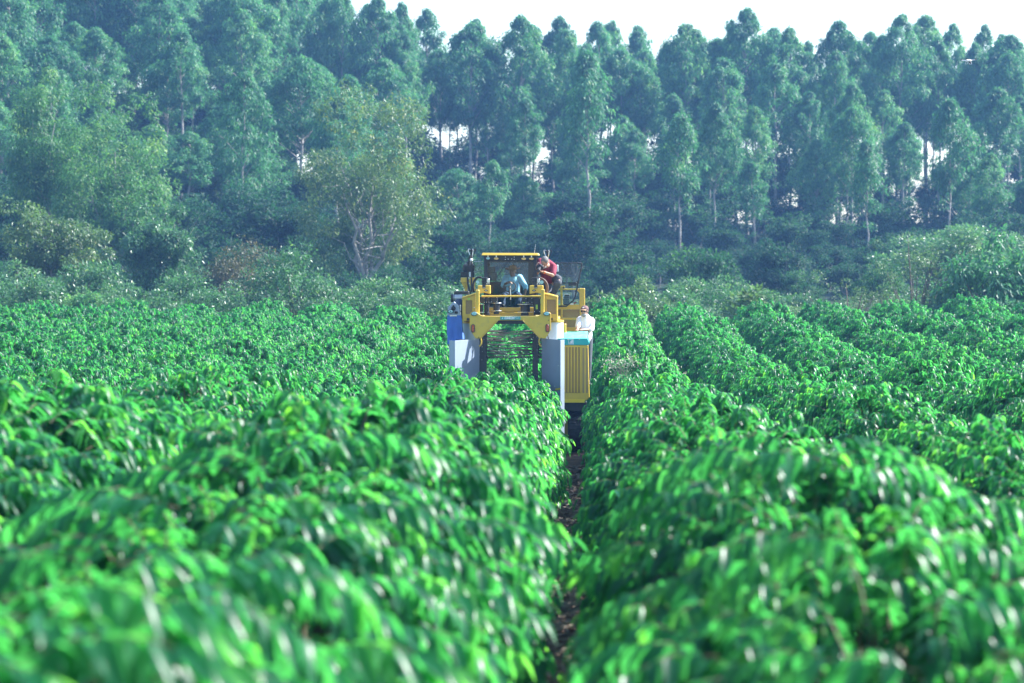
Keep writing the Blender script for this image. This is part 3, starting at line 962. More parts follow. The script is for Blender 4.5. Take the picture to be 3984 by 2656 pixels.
M_lime_st = solid('lime_sticker', (0.35, 0.60, 0.06), 0.5, var=0.25, scale=40)
M_hose = solid('brown_hose', (0.11, 0.065, 0.045), 0.6, var=0.25, scale=20)
M_rod = solid('worn_rod', (0.34, 0.32, 0.29), 0.5, var=0.3, scale=7, dirt=(0.26, 0.085, 0.04), dirt_amt=0.85)
M_glass = glass_mat('cab_glass', (0.90, 0.96, 0.96), 0.45)
M_screen = perforated_mat('perforated_screen', (0.30, 0.20, 0.07), 0.36, 110)
M_fabric = solid('seat_fabric', (0.03, 0.032, 0.036), 0.85, var=0.2)

XC = ROW0
hv = empty('coffee_harvester', (XC, 54.0, 0.0), 'tall yellow straddle coffee harvester driving along a hedge row', 'harvester')
def part(name, bm, mat, parent=None, smooth=False): return put(name, bm, mat, parent or hv, smooth)

# front portal plate with its two ears
Yf = 52.0
plate = part('front_plate', b_poly(qpoly([(440, 1212), (440, 1005), (456, 984), (498, 974), (540, 984), (572, 1012), (612, 1033), (820, 1037), (1155, 1037), (1362, 1033), (1408, 1010), (1432, 984), (1476, 972), (1518, 984), (1533, 1006),
        (1533, 1222), (1462, 1336), (1394, 1336), (1160, 1093), (818, 1093), (582, 1336), (520, 1336)], Yf), 0.10, 0.006), M_yel)
for seam in (820, 1155):
    part('seam', b_box(q(seam - 1.5, 1092, Yf - 0.004), q(seam + 1.5, 1038, Yf + 0.01), 0), M_yel, plate)
for sx, x0, x1, x2, x3 in ((-1, 818, 582, 596, 826), (1, 1160, 1394, 1380, 1150)):
    part('edge_flange', b_poly(qpoly([(x0, 1092), (x3, 1096), (x2, 1336), (x1, 1338)], Yf - 0.045), 0.06, 0.003), M_yel, plate)
for cx in (500, 1475):
    c = q(cx, 1002, Yf - 0.03)
    lamp = part('marker_lamp', b_poly(ell(c, 0.068, 0.047), 0.05, 0.004), M_blk, plate)
    part('lens', b_poly(ell(c + Vector((0, -0.014, 0)), 0.056, 0.037), 0.02, 0.004), M_lens, lamp)
for cx, cy in ((485, 1200), (1487, 1197)):
    c = q(cx, cy, Yf - 0.022)
    rl = part('reflector_lamp', b_poly(rrect(c.x - 0.042, c.x + 0.042, c.z - 0.09, c.z + 0.09, c.y, 0.038), 0.03, 0.003), M_blk, plate)
    part('lens', b_poly(rrect(c.x - 0.027, c.x + 0.027, c.z - 0.073, c.z + 0.073, c.y - 0.008, 0.024), 0.02, 0.003), M_red, rl)
for bx, by in ((470, 1310), (1500, 1090), (1400, 1330), (560, 1320)):
    part('bolt', b_cyl(q(bx, min(by, 1300) if bx in (470,) else by, Yf - 0.004), 0.010, 0.02, 'y', 8), M_blk, plate) if bx not in (470,) else None
for cx, sg in ((578, 1), (1394, -1)):                                     # half-ring tie points under the plate
    c = q(cx, 1378, Yf + 0.05)
    pts = [c + Vector((sg * -0.02 + 0.075 * sg * math.sin(a) * 0.7, 0, 0.10 * math.cos(a))) for a in np.linspace(0.0, math.pi, 9)]
    part('tie_ring', b_tube(pts, 0.016, 8), M_yel, plate, True)

def text(body, size, mat, parent, loc, shear=0.0, offset=0.0, width=None):
    cu = bpy.data.curves.new('lettering', 'FONT')
    cu.body = body; cu.size = size; cu.shear = shear; cu.offset = offset; cu.extrude = 0.0015
    cu.align_x = 'LEFT'; cu.align_y = 'CENTER'
    tmp = bpy.data.objects.new('tmp', cu)
    COL.objects.link(tmp)
    bpy.context.view_layer.update()
    me = bpy.data.meshes.new_from_object(tmp.evaluated_get(bpy.context.evaluated_depsgraph_get()))
    COL.objects.unlink(tmp); bpy.data.objects.remove(tmp)
    me.materials.clear(); me.materials.append(mat)
    v = np.empty(len(me.vertices) * 3); me.vertices.foreach_get('co', v); v = v.reshape(-1, 3)
    v[:, 0] -= v[:, 0].min()
    if width: v[:, 0] *= width / v[:, 0].max()
    w = np.stack([v[:, 0], -v[:, 2], v[:, 1]], 1)
    me.vertices.foreach_set('co', w.ravel()); me.update()
    o = bpy.data.objects.new('lettering', me)
    o.location = Vector(loc) - WPOS[parent]
    WPOS[o] = Vector(loc)
    return link(o, parent)

def emblem(c, s, parent, frame=True):
    """white rounded square with sweeping rays, as on the maker's badge"""
    bm = NB()
    if frame:
        bm = b_ring(rrect(c.x - s, c.x + s, c.z - s, c.z + s, c.y, s * .28), rrect(c.x - s * .9, c.x + s * .9, c.z - s * .9, c.z + s * .9, c.y, s * .24), 0.004, bm)
    k = 0.72 * s
    for x0, x1, a, b in ((-1.0, -0.30, -0.1, 0.55), (-0.72, -0.42, 0.12, 0.62), (-0.30, 0.0, 0.40, 0.76), (0.10, 0.40, 0.62, 0.90), (0.55, 0.8, 0.86, 1.0)):
        bm = b_poly([Vector((c.x + k * x0 * (1 if x0 > -1 else 1), c.y, c.z - k)), Vector((c.x + k * x1, c.y, c.z - k)),
                     Vector((c.x + k * (x1 * .3 + b * .7), c.y, c.z + k * .35)), Vector((c.x + k * b, c.y, c.z + k)), Vector((c.x + k * (b - .14), c.y, c.z + k)), Vector((c.x + k * (x0 * .3 + a * .7), c.y, c.z + k * .35))], 0.004, 0, bm)
    return part('emblem', bm, M_ink, parent)

s0, s1 = q(852, 1085, Yf - 0.008), q(1125, 1040, Yf - 0.008)
sign = part('name_sign', b_box(s0, s1 + Vector((0, 0.007, 0)), 0.002), M_teal, plate)
emblem(Vector((q(880, 1062, Yf - 0.012).x, Yf - 0.012, (s0.z + s1.z) / 2)), 0.024, sign, False)
lw = q(1045, 0, Yf).x - q(908, 0, Yf).x
text('CONILON', 0.062, M_ink, sign, (q(908, 1062, Yf).x, Yf - 0.012, (s0.z + s1.z) / 2), 0.22, 0.0035, lw)
text('MAX', 0.062, M_ink, sign, (q(1049, 1062, Yf).x, Yf - 0.012, (s0.z + s1.z) / 2), 0.0, -0.0012, q(1110, 0, Yf).x - q(1049, 0, Yf).x)

part('portal_beam', b_box(q(760, 1140, 52.35), q(1215, 1085, 52.35) + Vector((0, 0.18, 0)), 0.01), M_blk)
# uprights beside the spools
for x0, x1, t in ((520, 571, 680), (1396, 1447, 675)):
    part('upright', b_box(q(x0, 1015, Yf + 0.102), q(x1, t, Yf + 0.102) + Vector((0, 0.12, 0)), 0.012), M_yel)

# side boxes with perforated windows and sloping tops
def side_box(o0, o1, ti, to, win, name):
    """o0 inner x, o1 outer x (enlarged), ti/to top heights, win window rectangle"""
    Y0, Y1 = 52.25, 53.3
    wx0, wx1, wz0, wz1 = win
    a, b = (o0, o1) if o0 < o1 else (o1, o0)
    ta, tb = (ti, to) if o0 < o1 else (to, ti)
    out = qpoly([(a, 1098), (b, 1098), (b, tb + 14), (a, ta + 14)], Y0)
    inn = qpoly([(wx0, wz1), (wx1, wz1), (wx1, wz0), (wx0, wz0)], Y0)
    bx = part('side_box', b_ring(out, inn, 0.03), M_yel)
    part('screen', b_box(q(wx0 - 4, wz1 + 4, Y0 + 0.034), q(wx1 + 4, wz0 - 4, Y0 + 0.034) + Vector((0, 0.006, 0)), 0), M_screen, bx)
    part('lid', b_poly(qpoly([(a - 5, ta + 16), (b + 5, tb + 16), (b + 5, tb - 8), (a - 5, ta - 8)], Y0 - 0.03), Y1 - Y0 + 0.04, 0.008), M_yel, bx)
    for xx in (a, b):
        p0, p1 = q(xx, 1098, Y0 + 0.032), q(xx, (ta if xx == a else tb) + 15, Y0 + 0.032)
        d = 0.02 if xx == a else -0.02
        part('side_wall', b_box((p0.x, p0.y, p0.z), (p0.x + d, Y1, p1.z), 0.002), M_yel, bx)
    part('back_wall', b_box(q(a + 8, 1098, Y0 + 1.0), q(b - 8, max(ta, tb) + 20, Y0 + 1.0) + Vector((0, 0.02, 0)), 0.002), M_yel, bx)
    bm = NB()                                                             # reel seen through the window
    mx = (wx0 + wx1) / 2
    for yy in (wz0 + 42, wz1 - 36):
        bm = b_cyl(q(mx - 10, yy, Y0 + 0.35), 0.12, 0.012, 'z', 20, bm=bm)
    bm = b_cyl(q(mx - 10, (wz0 + wz1) / 2 + 5, Y0 + 0.35), 0.02, 0.45, 'z', 10, bm=bm)
    part('reel', bm, M_steel, bx, True)
    return bx
lb = side_box(519, 342, 728, 785, (386, 474, 822, 1008), 'l')
rb = side_box(1449, 1620, 728, 778, (1480, 1600, 812, 1008), 'r')
part('safety_sticker', b_box(q(416, 818, 52.245), q(443, 790, 52.245) + Vector((0, 0.003, 0)), 0), M_lime_st, lb)
part('latch', b_cyl(q(503, 920, 52.24), 0.012, 0.03, 'y', 10), M_steel, lb)
for x0, x1 in ((402, 438), (1537, 1558)):
    part('notch_cover', b_box(q(x0, 1094, 52.235), q(x1, 1060, 52.235) + Vector((0, 0.012, 0)), 0.002), M_blk, lb if x0 < 900 else rb)
# legs: drum housings below the side boxes
def drum(cx, top, bot, rpx, mat, Y):
    c = q(cx, top, Y); r = rpx * 0.28912 / 180
    h = c.z - q(cx, bot, Y).z
    d = part('leg_drum', b_lathe((c.x, c.y, c.z - h), [(r, 0), (r, h - 0.05)], 36), mat, smooth=True)
    part('rim', b_lathe((c.x, c.y, c.z - 0.05), [(r + 0.012, 0), (r + 0.012, 0.045), (r - 0.03, 0.05)], 36), M_yel, d, True)
    return d
drum(1555, 1085, 1420, 148, M_white, 52.75)
drum(470, 1100, 1420, 128, solid('shaded_drum_paint', (0.35, 0.45, 0.45), 0.45, var=0.06), 52.75)  # left drum matches the white one; its shade is put into the colour
bm = b_tube([q(1490, 1290, 52.3), q(1503, 1345, 52.28)], 0.012, 6)
part('brake_line', bm, M_rub)

# drive boxes with motors
for x0, x1, mx, bx in ((550, 718, 645, 633), (1247, 1430, 1322, 1330)):
    Y0 = 52.55
    lo, hi = q(x0, 728, Y0), q(x1, 622, Y0)
    d = part('drive_box', b_poly(qpoly([(x0, 740 if x0 > 900 else 738), ((x0 + x1) / 2, 718), (x1, 738 if x0 < 900 else 740), (x1, 622), (x0, 622)], Y0), 0.32, 0.01), M_yel)
    part('bracket', b_box(q(bx - 22, 662, Y0 - 0.012), q(bx + 22, 612, Y0 - 0.012) + Vector((0, 0.01, 0)), 0.003), M_blk, d)
    for k in (-10, 10):
        part('bolt', b_cyl(q(bx + k, 652, Y0 - 0.018), 0.008, 0.014, 'y', 8), M_steel, d)
    c = q((x0 + x1) / 2 + (26 if x0 < 900 else -32), 690, Y0 - 0.01)
    bm = b_poly([c + Vector((-0.045, 0, 0)), c + Vector((-0.015, 0, -0.02)), c + Vector((0.015, 0, -0.02)), c + Vector((0.045, 0, 0)), c + Vector((0.015, 0, 0.02)), c + Vector((-0.015, 0, 0.02))], 0.008, 0.001)
    fl = part('bearing_flange', bm, M_blk, d)
    part('shaft_end', b_cyl(c + Vector((0, -0.008, 0)), 0.011, 0.02, 'y', 10), M_steel, fl)
    c = q(mx, 618, Y0 + 0.16)
    m = part('hydraulic_motor', b_lathe(c, [(0.060, 0), (0.060, 0.045), (0.074, 0.05), (0.074, 0.10), (0.064, 0.104), (0.064, 0.125), (0.078, 0.13), (0.078, 0.165), (0.05, 0.172)], 20), M_blk, d, True)
    part('valve_block', b_box(c + Vector((0.045, -0.09, 0.055)), c + Vector((0.105, -0.02, 0.14)), 0.006), M_steel, m)
    for k in range(3):
        part('fitting', b_cyl(c + Vector((0.05 + 0.022 * k, -0.095, 0.03 + 0.035 * (k % 2))), 0.013, 0.03, 'y', 8), M_steel, m)
    part('drive_shaft', b_cyl(q(mx, 790, Y0 + 0.2), 0.022, 0.42, 'z', 12), M_blk, d)
# round work lamps by the motors
for cx, cy in ((548, 578), (1410, 580)):
    c = q(cx, cy, 52.5)
    l = part('work_lamp', b_cyl(c + Vector((0, 0.03, 0)), 0.046, 0.06, 'y', 20, w=0.004), M_blk)
    part('lens', b_cyl(c + Vector((0, -0.003, 0)), 0.038, 0.012, 'y', 20), M_lens, l)

# cross tube and spools
part('cross_tube', b_tube([q(600, 768, 52.45), q(1400, 768, 52.45)], 0.021, 12), M_yel, smooth=True)
def spool(cx, ya, yb, rpx, Y, hub=0.62):
    c = q(cx, yb, Y); r = rpx * 0.28912 / 178
    h = q(cx, ya, Y).z - c.z
    s = part('spool', b_cyl(c + Vector((0, 0, h * .5)), r * hub, h, 'z', 28), M_blk, smooth=True)
    for z in (0, h):
        part('flange', b_lathe(c + Vector((0, 0, z - 0.008)), [(r * .97, 0), (r, 0.004), (r, 0.012), (r * .97, 0.016)], 36), M_steel, s, True)
    part('bracket', b_box(c + Vector((-r * .55, -r * .35, -0.075)), c + Vector((r * .45, r * .35, -0.012)), 0.01), M_blk, s)
    return s
spool(802, 860, 964, 70, 52.75); spool(600, 878, 984, 40, 52.72); spool(1188, 876, 981, 104, 52.75)
for x0, x1, y0, y1, Y in ((575, 650, 775, 862, 52.6), (655, 712, 770, 860, 52.62), (720, 815, 768, 855, 52.62), (1140, 1212, 783, 862, 52.62), (1214, 1290, 783, 862, 52.66), (1300, 1392, 775, 985, 52.6)):
    g = part('guard_box', b_box(q(x0, y1, Y), q(x1, y0, Y) + Vector((0, 0.16, 0)), 0.012), M_blk)
    for bx_, by_ in ((x0 + 12, y1 - 12), (x1 - 12, y1 - 12), (x1 - 14, y0 + 16)):
        part('bolt', b_cyl(q(bx_, by_, Y - 0.004), 0.008, 0.014, 'y', 8), M_steel, g)
for cx in (668, 1345):
    part('rotor_head', b_lathe(q(cx, 1020, 52.85), [(0.075, 0), (0.075, 0.05), (0.058, 0.06), (0.058, 0.25), (0.08, 0.255), (0.08, 0.29)], 20), M_blk, smooth=True)
st = q(1343, 912, 52.59)
part('sticker', b_box(st + Vector((-0.022, 0, -0.05)), st + Vector((0.022, 0.006, 0.05)), 0), M_lime_st)
part('sticker', b_box(q(1152, 860, 52.612), q(1185, 847, 52.612) + Vector((0, 0.004, 0)), 0), M_lime_st)
# rear cross members seen between the spools
part('cross_member', b_box(q(640, 1032, 53.2), q(1330, 985, 53.2) + Vector((0, 0.12, 0)), 0.01), M_yel)
part('cross_member', b_box(q(640, 980, 53.25), q(1330, 918, 53.25) + Vector((0, 0.1, 0)), 0.01), M_yel)

# ---------------- picking rotors: rods reach into the tunnel
rod_me = None
bm = b_tube([(0.06, 0, 0), (0.40, 0, 0.004), (0.60, 0, -0.006)], [0.011, 0.010, 0.008], 5)
rod_me = bpy.data.meshes.new('rod'); bm.to_mesh(rod_me); bm.free(); rod_me.materials.append(M_rod)
for p in rod_me.polygons: p.use_smooth = True
for cx, sg in ((1700 + 632 * 0.28912, 1), (1700 + 1330 * 0.28912, -1)):
    Y = 53.1
    top, bot = at(cx, 1290, Y), at(cx, 1395, Y)
    base = Vector((top.x, Y, bot.z))
    h = top.z - bot.z
    ro = part('picking_rotor', b_cyl(base + Vector((0, 0, h / 2 + 0.08)), 0.075, h + 0.16, 'z', 20), M_blk, smooth=True)
    for L in range(9):
        for k in range(15):
            a = 2 * math.pi * (k + 0.5 * (L % 2) + (0.25 if sg > 0 else 0)) / 15 + rnd.uniform(-.06, .06)
            r = bpy.data.objects.new('rod', rod_me)
            r.location = (0, 0, 0.04 + L * h / 8.4 + 0.0)
            r.rotation_euler = (0, rnd.uniform(-0.05, 0.07), a)
            link(r, ro)

# ---------------- tunnel posts, deck and chassis
for x0, x1 in ((520, 605), (1165, 1232)):
    p0 = at(1700 + x0 / 3.135, 1480, 52.55); p1 = at(1700 + x1 / 3.135, 1330, 52.55)
    part('tunnel_post', b_box((p0.x, 52.55, 0.35), (p1.x, 52.75, 2.6), 0.01), M_blk)
tl, tr_ = at(1700 + 520 / 3.135, 1400, 52.55).x - 0.03, at(1700 + 1280 / 3.135, 1400, 52.55).x + 0.02
for x in (tl, tr_):
    part('tunnel_wall', b_box((x - 0.02, 52.8, 0.45), (x + 0.02, 56.4, 2.75), 0.004), M_blk)
    part('catch_conveyor', b_box((x - 0.14 if x == tl else x + 0.02, 52.8, 0.42), (x - 0.02 if x == tl else x + 0.14, 56.4, 0.62), 0.02), M_grey)
zc = q(1000, 1010, 54).z
part('deck', b_box((XC - 0.98, 53.38, zc - 0.20), (XC + 1.05, 56.5, zc - 0.06), 0.015), M_yel)
part('walkway', b_box((XC + 0.66, 53.36, 2.86), (XC + 1.02, 55.6, 2.91), 0.006), M_blk)
for x in (XC - 1.2, XC + 1.06):
    part('chassis_beam', b_box((x, 53.45, 1.35), (x + 0.14, 56.6, 1.62), 0.015), M_yel)
for x, sg in ((XC - 1.13, -1), (XC + 1.13, 1)):
    for Y in (53.6, 56.2):
        part('leg_post', b_box((x - 0.07, Y, 0.95), (x + 0.07, Y + 0.14, zc - 0.2), 0.012), M_yel)

# ---------------- wheels in the furrows
def wheel(cx, Y, R=0.48, w=0.34):
    z = gz(cx, Y) + R - 0.05
    seg = 44
    wheelp = part('wheel', b_lathe((cx, Y, z), [(R * .55, -w / 2), (R * .86, -w / 2), (R * .965, -w * .38), (R * .98, 0), (R * .965, w * .38), (R * .86, w / 2), (R * .55, w / 2)], seg, 'x'), M_rub, smooth=True)
    for k in range(22):
        a = 2 * math.pi * k / 22
        for s in (-1, 1):
            bm = b_box((cx - 0.005 if s > 0 else cx - w * .46, -0.018, R * .95), (cx + w * .46 if s > 0 else cx + 0.005, 0.018, R * 1.02), 0.004)
            bmesh.ops.rotate(bm, verts=bm.verts, cent=(cx, 0, 0), matrix=Matrix.Rotation(a + (0.14 if s > 0 else 0), 3, 'X'))
            bmesh.ops.translate(bm, verts=bm.verts, vec=(0, Y, z))
            part('tread_lug', bm, M_rub, wheelp)
    part('rim', b_lathe((cx, Y, z), [(R * .2, -w * .42), (R * .54, -w * .46), (R * .5, 0), (R * .54, w * .46), (R * .2, w * .42)], 28, 'x'), M_yel, wheelp, True)
for cx in (XC + 1.41, XC - 1.41):
    for Y in (53.15, 56.0):
        wheel(cx, Y)
        ix = cx - 0.19 * (1 if cx > XC else -1)
        part('wheel_fork', b_poly([Vector((ix - 0.05, Y - 0.17, 0.35)), Vector((ix + 0.05, Y - 0.17, 0.35)), Vector((ix + 0.06, Y - 0.17, 1.05)), Vector((ix - 0.06, Y - 0.17, 1.05))], 0.34, 0.015), M_yel)

# ---------------- flared grey guide panels
def guide(xo, xi, top_o, top_i, bot, flange, Yo=51.25, Yi=52.3):
    """sheet from the outer front edge (xo, Yo) to the inner rear edge (xi, Yi); photo pixels"""
    po, pi_ = at(xo, top_o, Yo), at(xi, top_i, Yi)
    zt = (po.z + pi_.z) / 2
    zb = at(xo, bot, Yo).z
    n = Vector((-(Yi - Yo), 0, 0))
    th = Vector((0.0, 0.022, 0))
    b = bmesh.new()
    V = [b.verts.new(p) for p in (Vector((po.x, Yo, zb)), Vector((pi_.x, Yi, zb)), Vector((pi_.x, Yi, zt)), Vector((po.x, Yo, zt)))]
    W = [b.verts.new(v.co + th) for v in V]
    b.faces.new(V); b.faces.new(list(reversed(W)))
    for i in range(4):
        j = (i + 1) % 4
        b.faces.new((V[j], V[i], W[i], W[j]))
    bevel(b, 0.004)
    g = part('guide_panel', b, M_grey)
    fx = at(flange, top_o, Yo + 0.05).x                                     # folded outer flange
    f = [Vector((po.x, Yo + 0.001, zb)), Vector((fx, Yo + 0.14, zb)), Vector((fx, Yo + 0.14, zt)), Vector((po.x, Yo + 0.001, zt))]
    b = bmesh.new()
    V = [b.verts.new(p) for p in f]; W = [b.verts.new(p + Vector((0, 0.02, 0))) for p in f]
    b.faces.new(V); b.faces.new(list(reversed(W)))
    for i in range(4):
        j = (i + 1) % 4
        b.faces.new((V[j], V[i], W[i], W[j]))
    part('flange', b, M_grey, g)
    for t, z in ((0.12, zt - 0.55), (0.86, zb + 0.75), (0.7, zb + 0.72), (0.10, zb + 0.3), (0.3, zt - 1.0)):
        p = Vector((po.x + (pi_.x - po.x) * t, Yo + (Yi - Yo) * t - 0.006, z))
        part('rivet', b_cyl(p, 0.011, 0.014, 'y', 8), M_steel, g)
    return g
gl_ = guide(1770, 1865, 1322, 1321, 1600, 1747)
gr_ = guide(2181, 2108, 1319, 1318, 1688, 2196)
tape = at(2176, 1513, 51.3)
bm = NB()
p0, p1 = at(2160, 1515, 51.52), at(2181, 1511, 51.24)
b = bmesh.new()
V = [b.verts.new(p) for p in (Vector((p0.x, p0.y - 0.006, p0.z - 0.02)), Vector((p1.x, p1.y - 0.006, p1.z - 0.02)), Vector((p1.x, p1.y - 0.006, p1.z + 0.02)), Vector((p0.x, p0.y - 0.006, p0.z + 0.02)))]
b.faces.new(V)
r = bmesh.ops.extrude_face_region(b, geom=b.faces[:])
bmesh.ops.translate(b, verts=[v for v in r['geom'] if isinstance(v, bmesh.types.BMVert)], vec=(0, 0.004, 0))
part('yellow_tape', b, solid('yellow_tape', (0.75, 0.55, 0.03), 0.5, var=0.05), gr_)

# ---------------- engine cover on the right
def e2(x, y, Y): return at(2030 + x / 6.533, 1120 + y / 6.533, Y)
Ye = 52.55
ec = part('engine_cover', b_poly([at(2150, 1558, Ye), at(2282, 1558, Ye), at(2294, 1545, Ye), at(2289, 1342, Ye), at(2150, 1342, Ye)], 1.25, 0.012), M_yel)
part('grille', b_box(at(2158, 1528, Ye - 0.008), at(2260, 1350, Ye - 0.008) + Vector((0, 0.006, 0)), 0.002), perforated_mat('grille_screen', (0.30, 0.185, 0.035), 0.30, 140), ec)
for i in range(9):
    x = 2162 + i * 12.1
    part('grille_rib', b_box(at(x - 2.2, 1527, Ye - 0.022), at(x + 2.2, 1350, Ye - 0.022) + Vector((0, 0.016, 0)), 0.006), M_yel, ec)
for x in (2271, 2285):
    part('grille_slot', b_poly(rrect(at(x - 3.5, 0, Ye).x, at(x + 3.5, 0, Ye).x, at(0, 1525, Ye).z, at(0, 1350, Ye).z, Ye - 0.006, 0.018), 0.008, 0), M_screen, ec)
part('skirt', b_box(at(2190, 1566, Ye - 0.012), at(2275, 1553, Ye - 0.012) + Vector((0, 0.02, 0)), 0.003), solid('yellow_tape2', (0.75, 0.55, 0.03), 0.5, var=0.05), ec)
hood = part('hood_band', b_poly([at(2150, 1342, Ye - 0.01), at(2290, 1342, Ye - 0.01), at(2294, 1335, Ye - 0.01), at(2286, 1316, Ye - 0.01), at(2150, 1317, Ye - 0.01)], 1.27, 0.008), M_teal, ec)
pA, pB = at(2152, 1316, Ye - 0.004), at(2283, 1316, Ye - 0.004)
pC, pD = at(2286, 1288, Ye + 1.2), at(2158, 1292, Ye + 1.2)
b = bmesh.new()
V = [b.verts.new(p) for p in (pA, pB, pC, pD)]
W = [b.verts.new(Vector((p.x, p.y, pA.z - 0.01))) for p in (pA, pB, pC, pD)]
b.faces.new(V); b.faces.new(list(reversed(W)))
for i in range(4):
    j = (i + 1) % 4
    b.faces.new((V[j], V[i], W[i], W[j]))
part('hood_top', bevel(b, 0.004), M_tealhood, ec)
emblem(Vector((at(2222, 1329, Ye - 0.018).x, Ye - 0.018, at(2222, 1329, Ye).z)), 0.056, hood)
for x in (2209, 2254):
    part('clip', b_box(at(x - 2, 1321, Ye - 0.02), at(x + 2, 1318.5, Ye - 0.02) + Vector((0, 0.01, 0)), 0.001), M_steel, hood)
part('underframe', b_box(at(2194, 1600, Ye + 0.1), at(2282, 1562, Ye + 0.1) + Vector((0, 1.0, 0)), 0.01), M_blk)
part('standing_step', b_box((at(2225, 1400, 54.0).x, 53.95, 1.36), (at(2297, 1400, 54.0).x, 54.7, 1.42), 0.008), M_blk)

# ---------------- unloading chute with blue sleeve on the left
Yc = 52.2
ch = part('unloading_head', b_poly(qpoly([(140, 1030), (150, 915), (228, 838), (298, 905), (318, 1030)], Yc), 0.26, 0.008), M_grey)
kn = part('knob', b_lathe(q(222, 932, Yc - 0.02), [(0.050, -0.01), (0.048, 0.02), (0.02, 0.028), (0.012, 0.05)], 20, 'y'), M_rub, ch, True)
bm = b_tube([q(222, 890, Yc - 0.02), q(222, 925, Yc - 0.03)], 0.02, 8); part('lever', bm, M_rub, ch, True)
lo = q(185, 973, Yc - 0.05)
ol = part('oval_lamp', b_ball(lo, (0.066, 0.05, 0.040), 3), M_blk, ch, True)
part('lens', b_poly(ell(lo + Vector((0, -0.048, 0)), 0.05, 0.027), 0.012, 0.003), M_lens, ol)
part('switch_box', b_box(q(240, 1000, Yc - 0.04), q(278, 970, Yc - 0.04) + Vector((0, 0.04, 0)), 0.006), M_rub, ch)
part('clamp_bar', b_box(q(172, 1038, Yc - 0.025), q(268, 1020, Yc - 0.025) + Vector((0, 0.02, 0)), 0.003), M_steel, ch)
for y in (905, 940, 1000):
    part('hinge', b_cyl(q(316, y, Yc + 0.05), 0.014, 0.07, 'z', 8), M_steel, ch)
# sleeve: a soft square tube that hangs and sways
rows_ = [(1024, 142, 322), (1060, 138, 326), (1120, 135, 330), (1180, 137, 334), (1240, 139, 341), (1300, 144, 350), (1345, 147, 358), (1412, 152, 300)]
b = bmesh.new()
rings = []
rs = random.Random(5)
for i, (yy, xa, xb) in enumerate(rows_):
    A, B = q(xa, yy, Yc), q(xb, yy, Yc)
    ring = []
    for k in range(32):
        t = k / 32
        u = t * 4 % 1
        sd = int(t * 4)
        wv = 0.014 * math.sin(k * 1.7 + i * 0.6) * (0.4 + i / 8) + rs.uniform(-.004, .004)
        x = {0: A.x + (B.x - A.x) * u, 1: B.x, 2: B.x + (A.x - B.x) * u, 3: A.x}[sd]
        y = {0: 0, 1: 0.30 * u, 2: 0.30, 3: 0.30 * (1 - u)}[sd]
        z = A.z
        if i == len(rows_) - 1: z = q(0, 1412, Yc).z + 0.14 * max(0, (x - A.x) / (q(358, 0, Yc).x - A.x))
        ring.append(b.verts.new((x + (wv if sd in (1, 3) else 0), Yc - 0.02 + y + (wv if sd in (0, 2) else 0), z)))
    rings.append(ring)
for i in range(len(rings) - 1):
    for k in range(32):
        b.faces.new((rings[i][k], rings[i][(k + 1) % 32], rings[i + 1][(k + 1) % 32], rings[i + 1][k]))
bmesh.ops.subdivide_edges(b, edges=b.edges[:], cuts=1, use_grid_fill=True, smooth=0.4)
part('canvas_sleeve', b, M_blue, ch, True)
# blower cylinder above the sleeve
cy0, cy1 = q(207, 792, 52.9), q(345, 785, 52.9)
bl = part('blower', b_tube([cy0, cy1], 0.085, 24), solid('blower_grey', (0.42, 0.46, 0.50), 0.4, 0.3, var=0.1), smooth=True)
part('end_cap', b_cyl(cy0 + Vector((-0.005, 0, 0)), 0.092, 0.05, 'x', 24, w=0.004), M_blk, bl, True)
part('strap', b_cyl(q(232, 790, 52.9), 0.09, 0.014, 'x', 24), M_blk, bl, True)
part('top_cover', b_box(q(228, 742, 52.85), q(430, 700, 52.85) + Vector((0, 0.3, 0)), 0.01), M_blk)
part('blower_base', b_cyl(q(300, 880, 52.95), 0.14, 0.26, 'z', 24, w=0.01), solid('navy_paint', (0.02, 0.045, 0.13), 0.4), smooth=True)
part('blower_stand', b_box(q(285, 1100, 52.9), q(340, 900, 52.9) + Vector((0, 0.2, 0)), 0.01), M_blk)

# ---------------- cab
Y0, Y1 = 53.45, 55.0
cab = part('cab_floor', b_box(q(632, 985, Y0), q(1345, 912, Y0) + Vector((0, Y1 - Y0, 0)), 0.012), M_blk)
b = bmesh.new()
f0 = [q(598, 216, Y0 - 0.06), q(1370, 218, Y0 - 0.06), q(1354, 186, Y0 - 0.02), q(612, 184, Y0 - 0.02)]
g0 = [Vector((p.x, Y1 + 0.05, p.z)) for p in f0]
V = [b.verts.new(p) for p in f0]; W = [b.verts.new(p) for p in g0]
b.faces.new(V); b.faces.new(list(reversed(W)))
for i in range(4):
    j = (i + 1) % 4
    b.faces.new((V[j], V[i], W[i], W[j]))
roof = part('cab_roof', bevel(b, 0.006), M_yel)
fascia = part('fascia', b_box(q(632, 290, Y0), q(1345, 219, Y0) + Vector((0, 0.06, 0)), 0.006), M_blk, roof)
for cx, cy, mt in ((687, 258, M_lens), (798, 261, M_amber), (1168, 263, M_amber), (1272, 263, M_amber)):
    c = q(cx, cy, Y0 - 0.04)
    l = part('roof_lamp', b_poly(ell(c, 0.062 if cx > 700 else 0.05, 0.034), 0.04, 0.006), M_blk)
    part('lens', b_poly(ell(c + Vector((0, -0.012, 0)), 0.053 if cx > 700 else 0.042, 0.026), 0.014, 0.004), mt, l)
    part('lamp_bracket', b_box(c + Vector((-0.012, 0.0, 0.03)), c + Vector((0.012, 0.03, 0.075)), 0.002), M_steel, l)
for bx_, by_ in ((920, 240), (920, 272), (1040, 240), (1040, 272), (958, 268), (1006, 266)):
    part('bolt', b_cyl(q(bx_, by_, Y0 - 0.006), 0.009, 0.014, 'y', 8), M_steel, fascia)
pw = 0.075
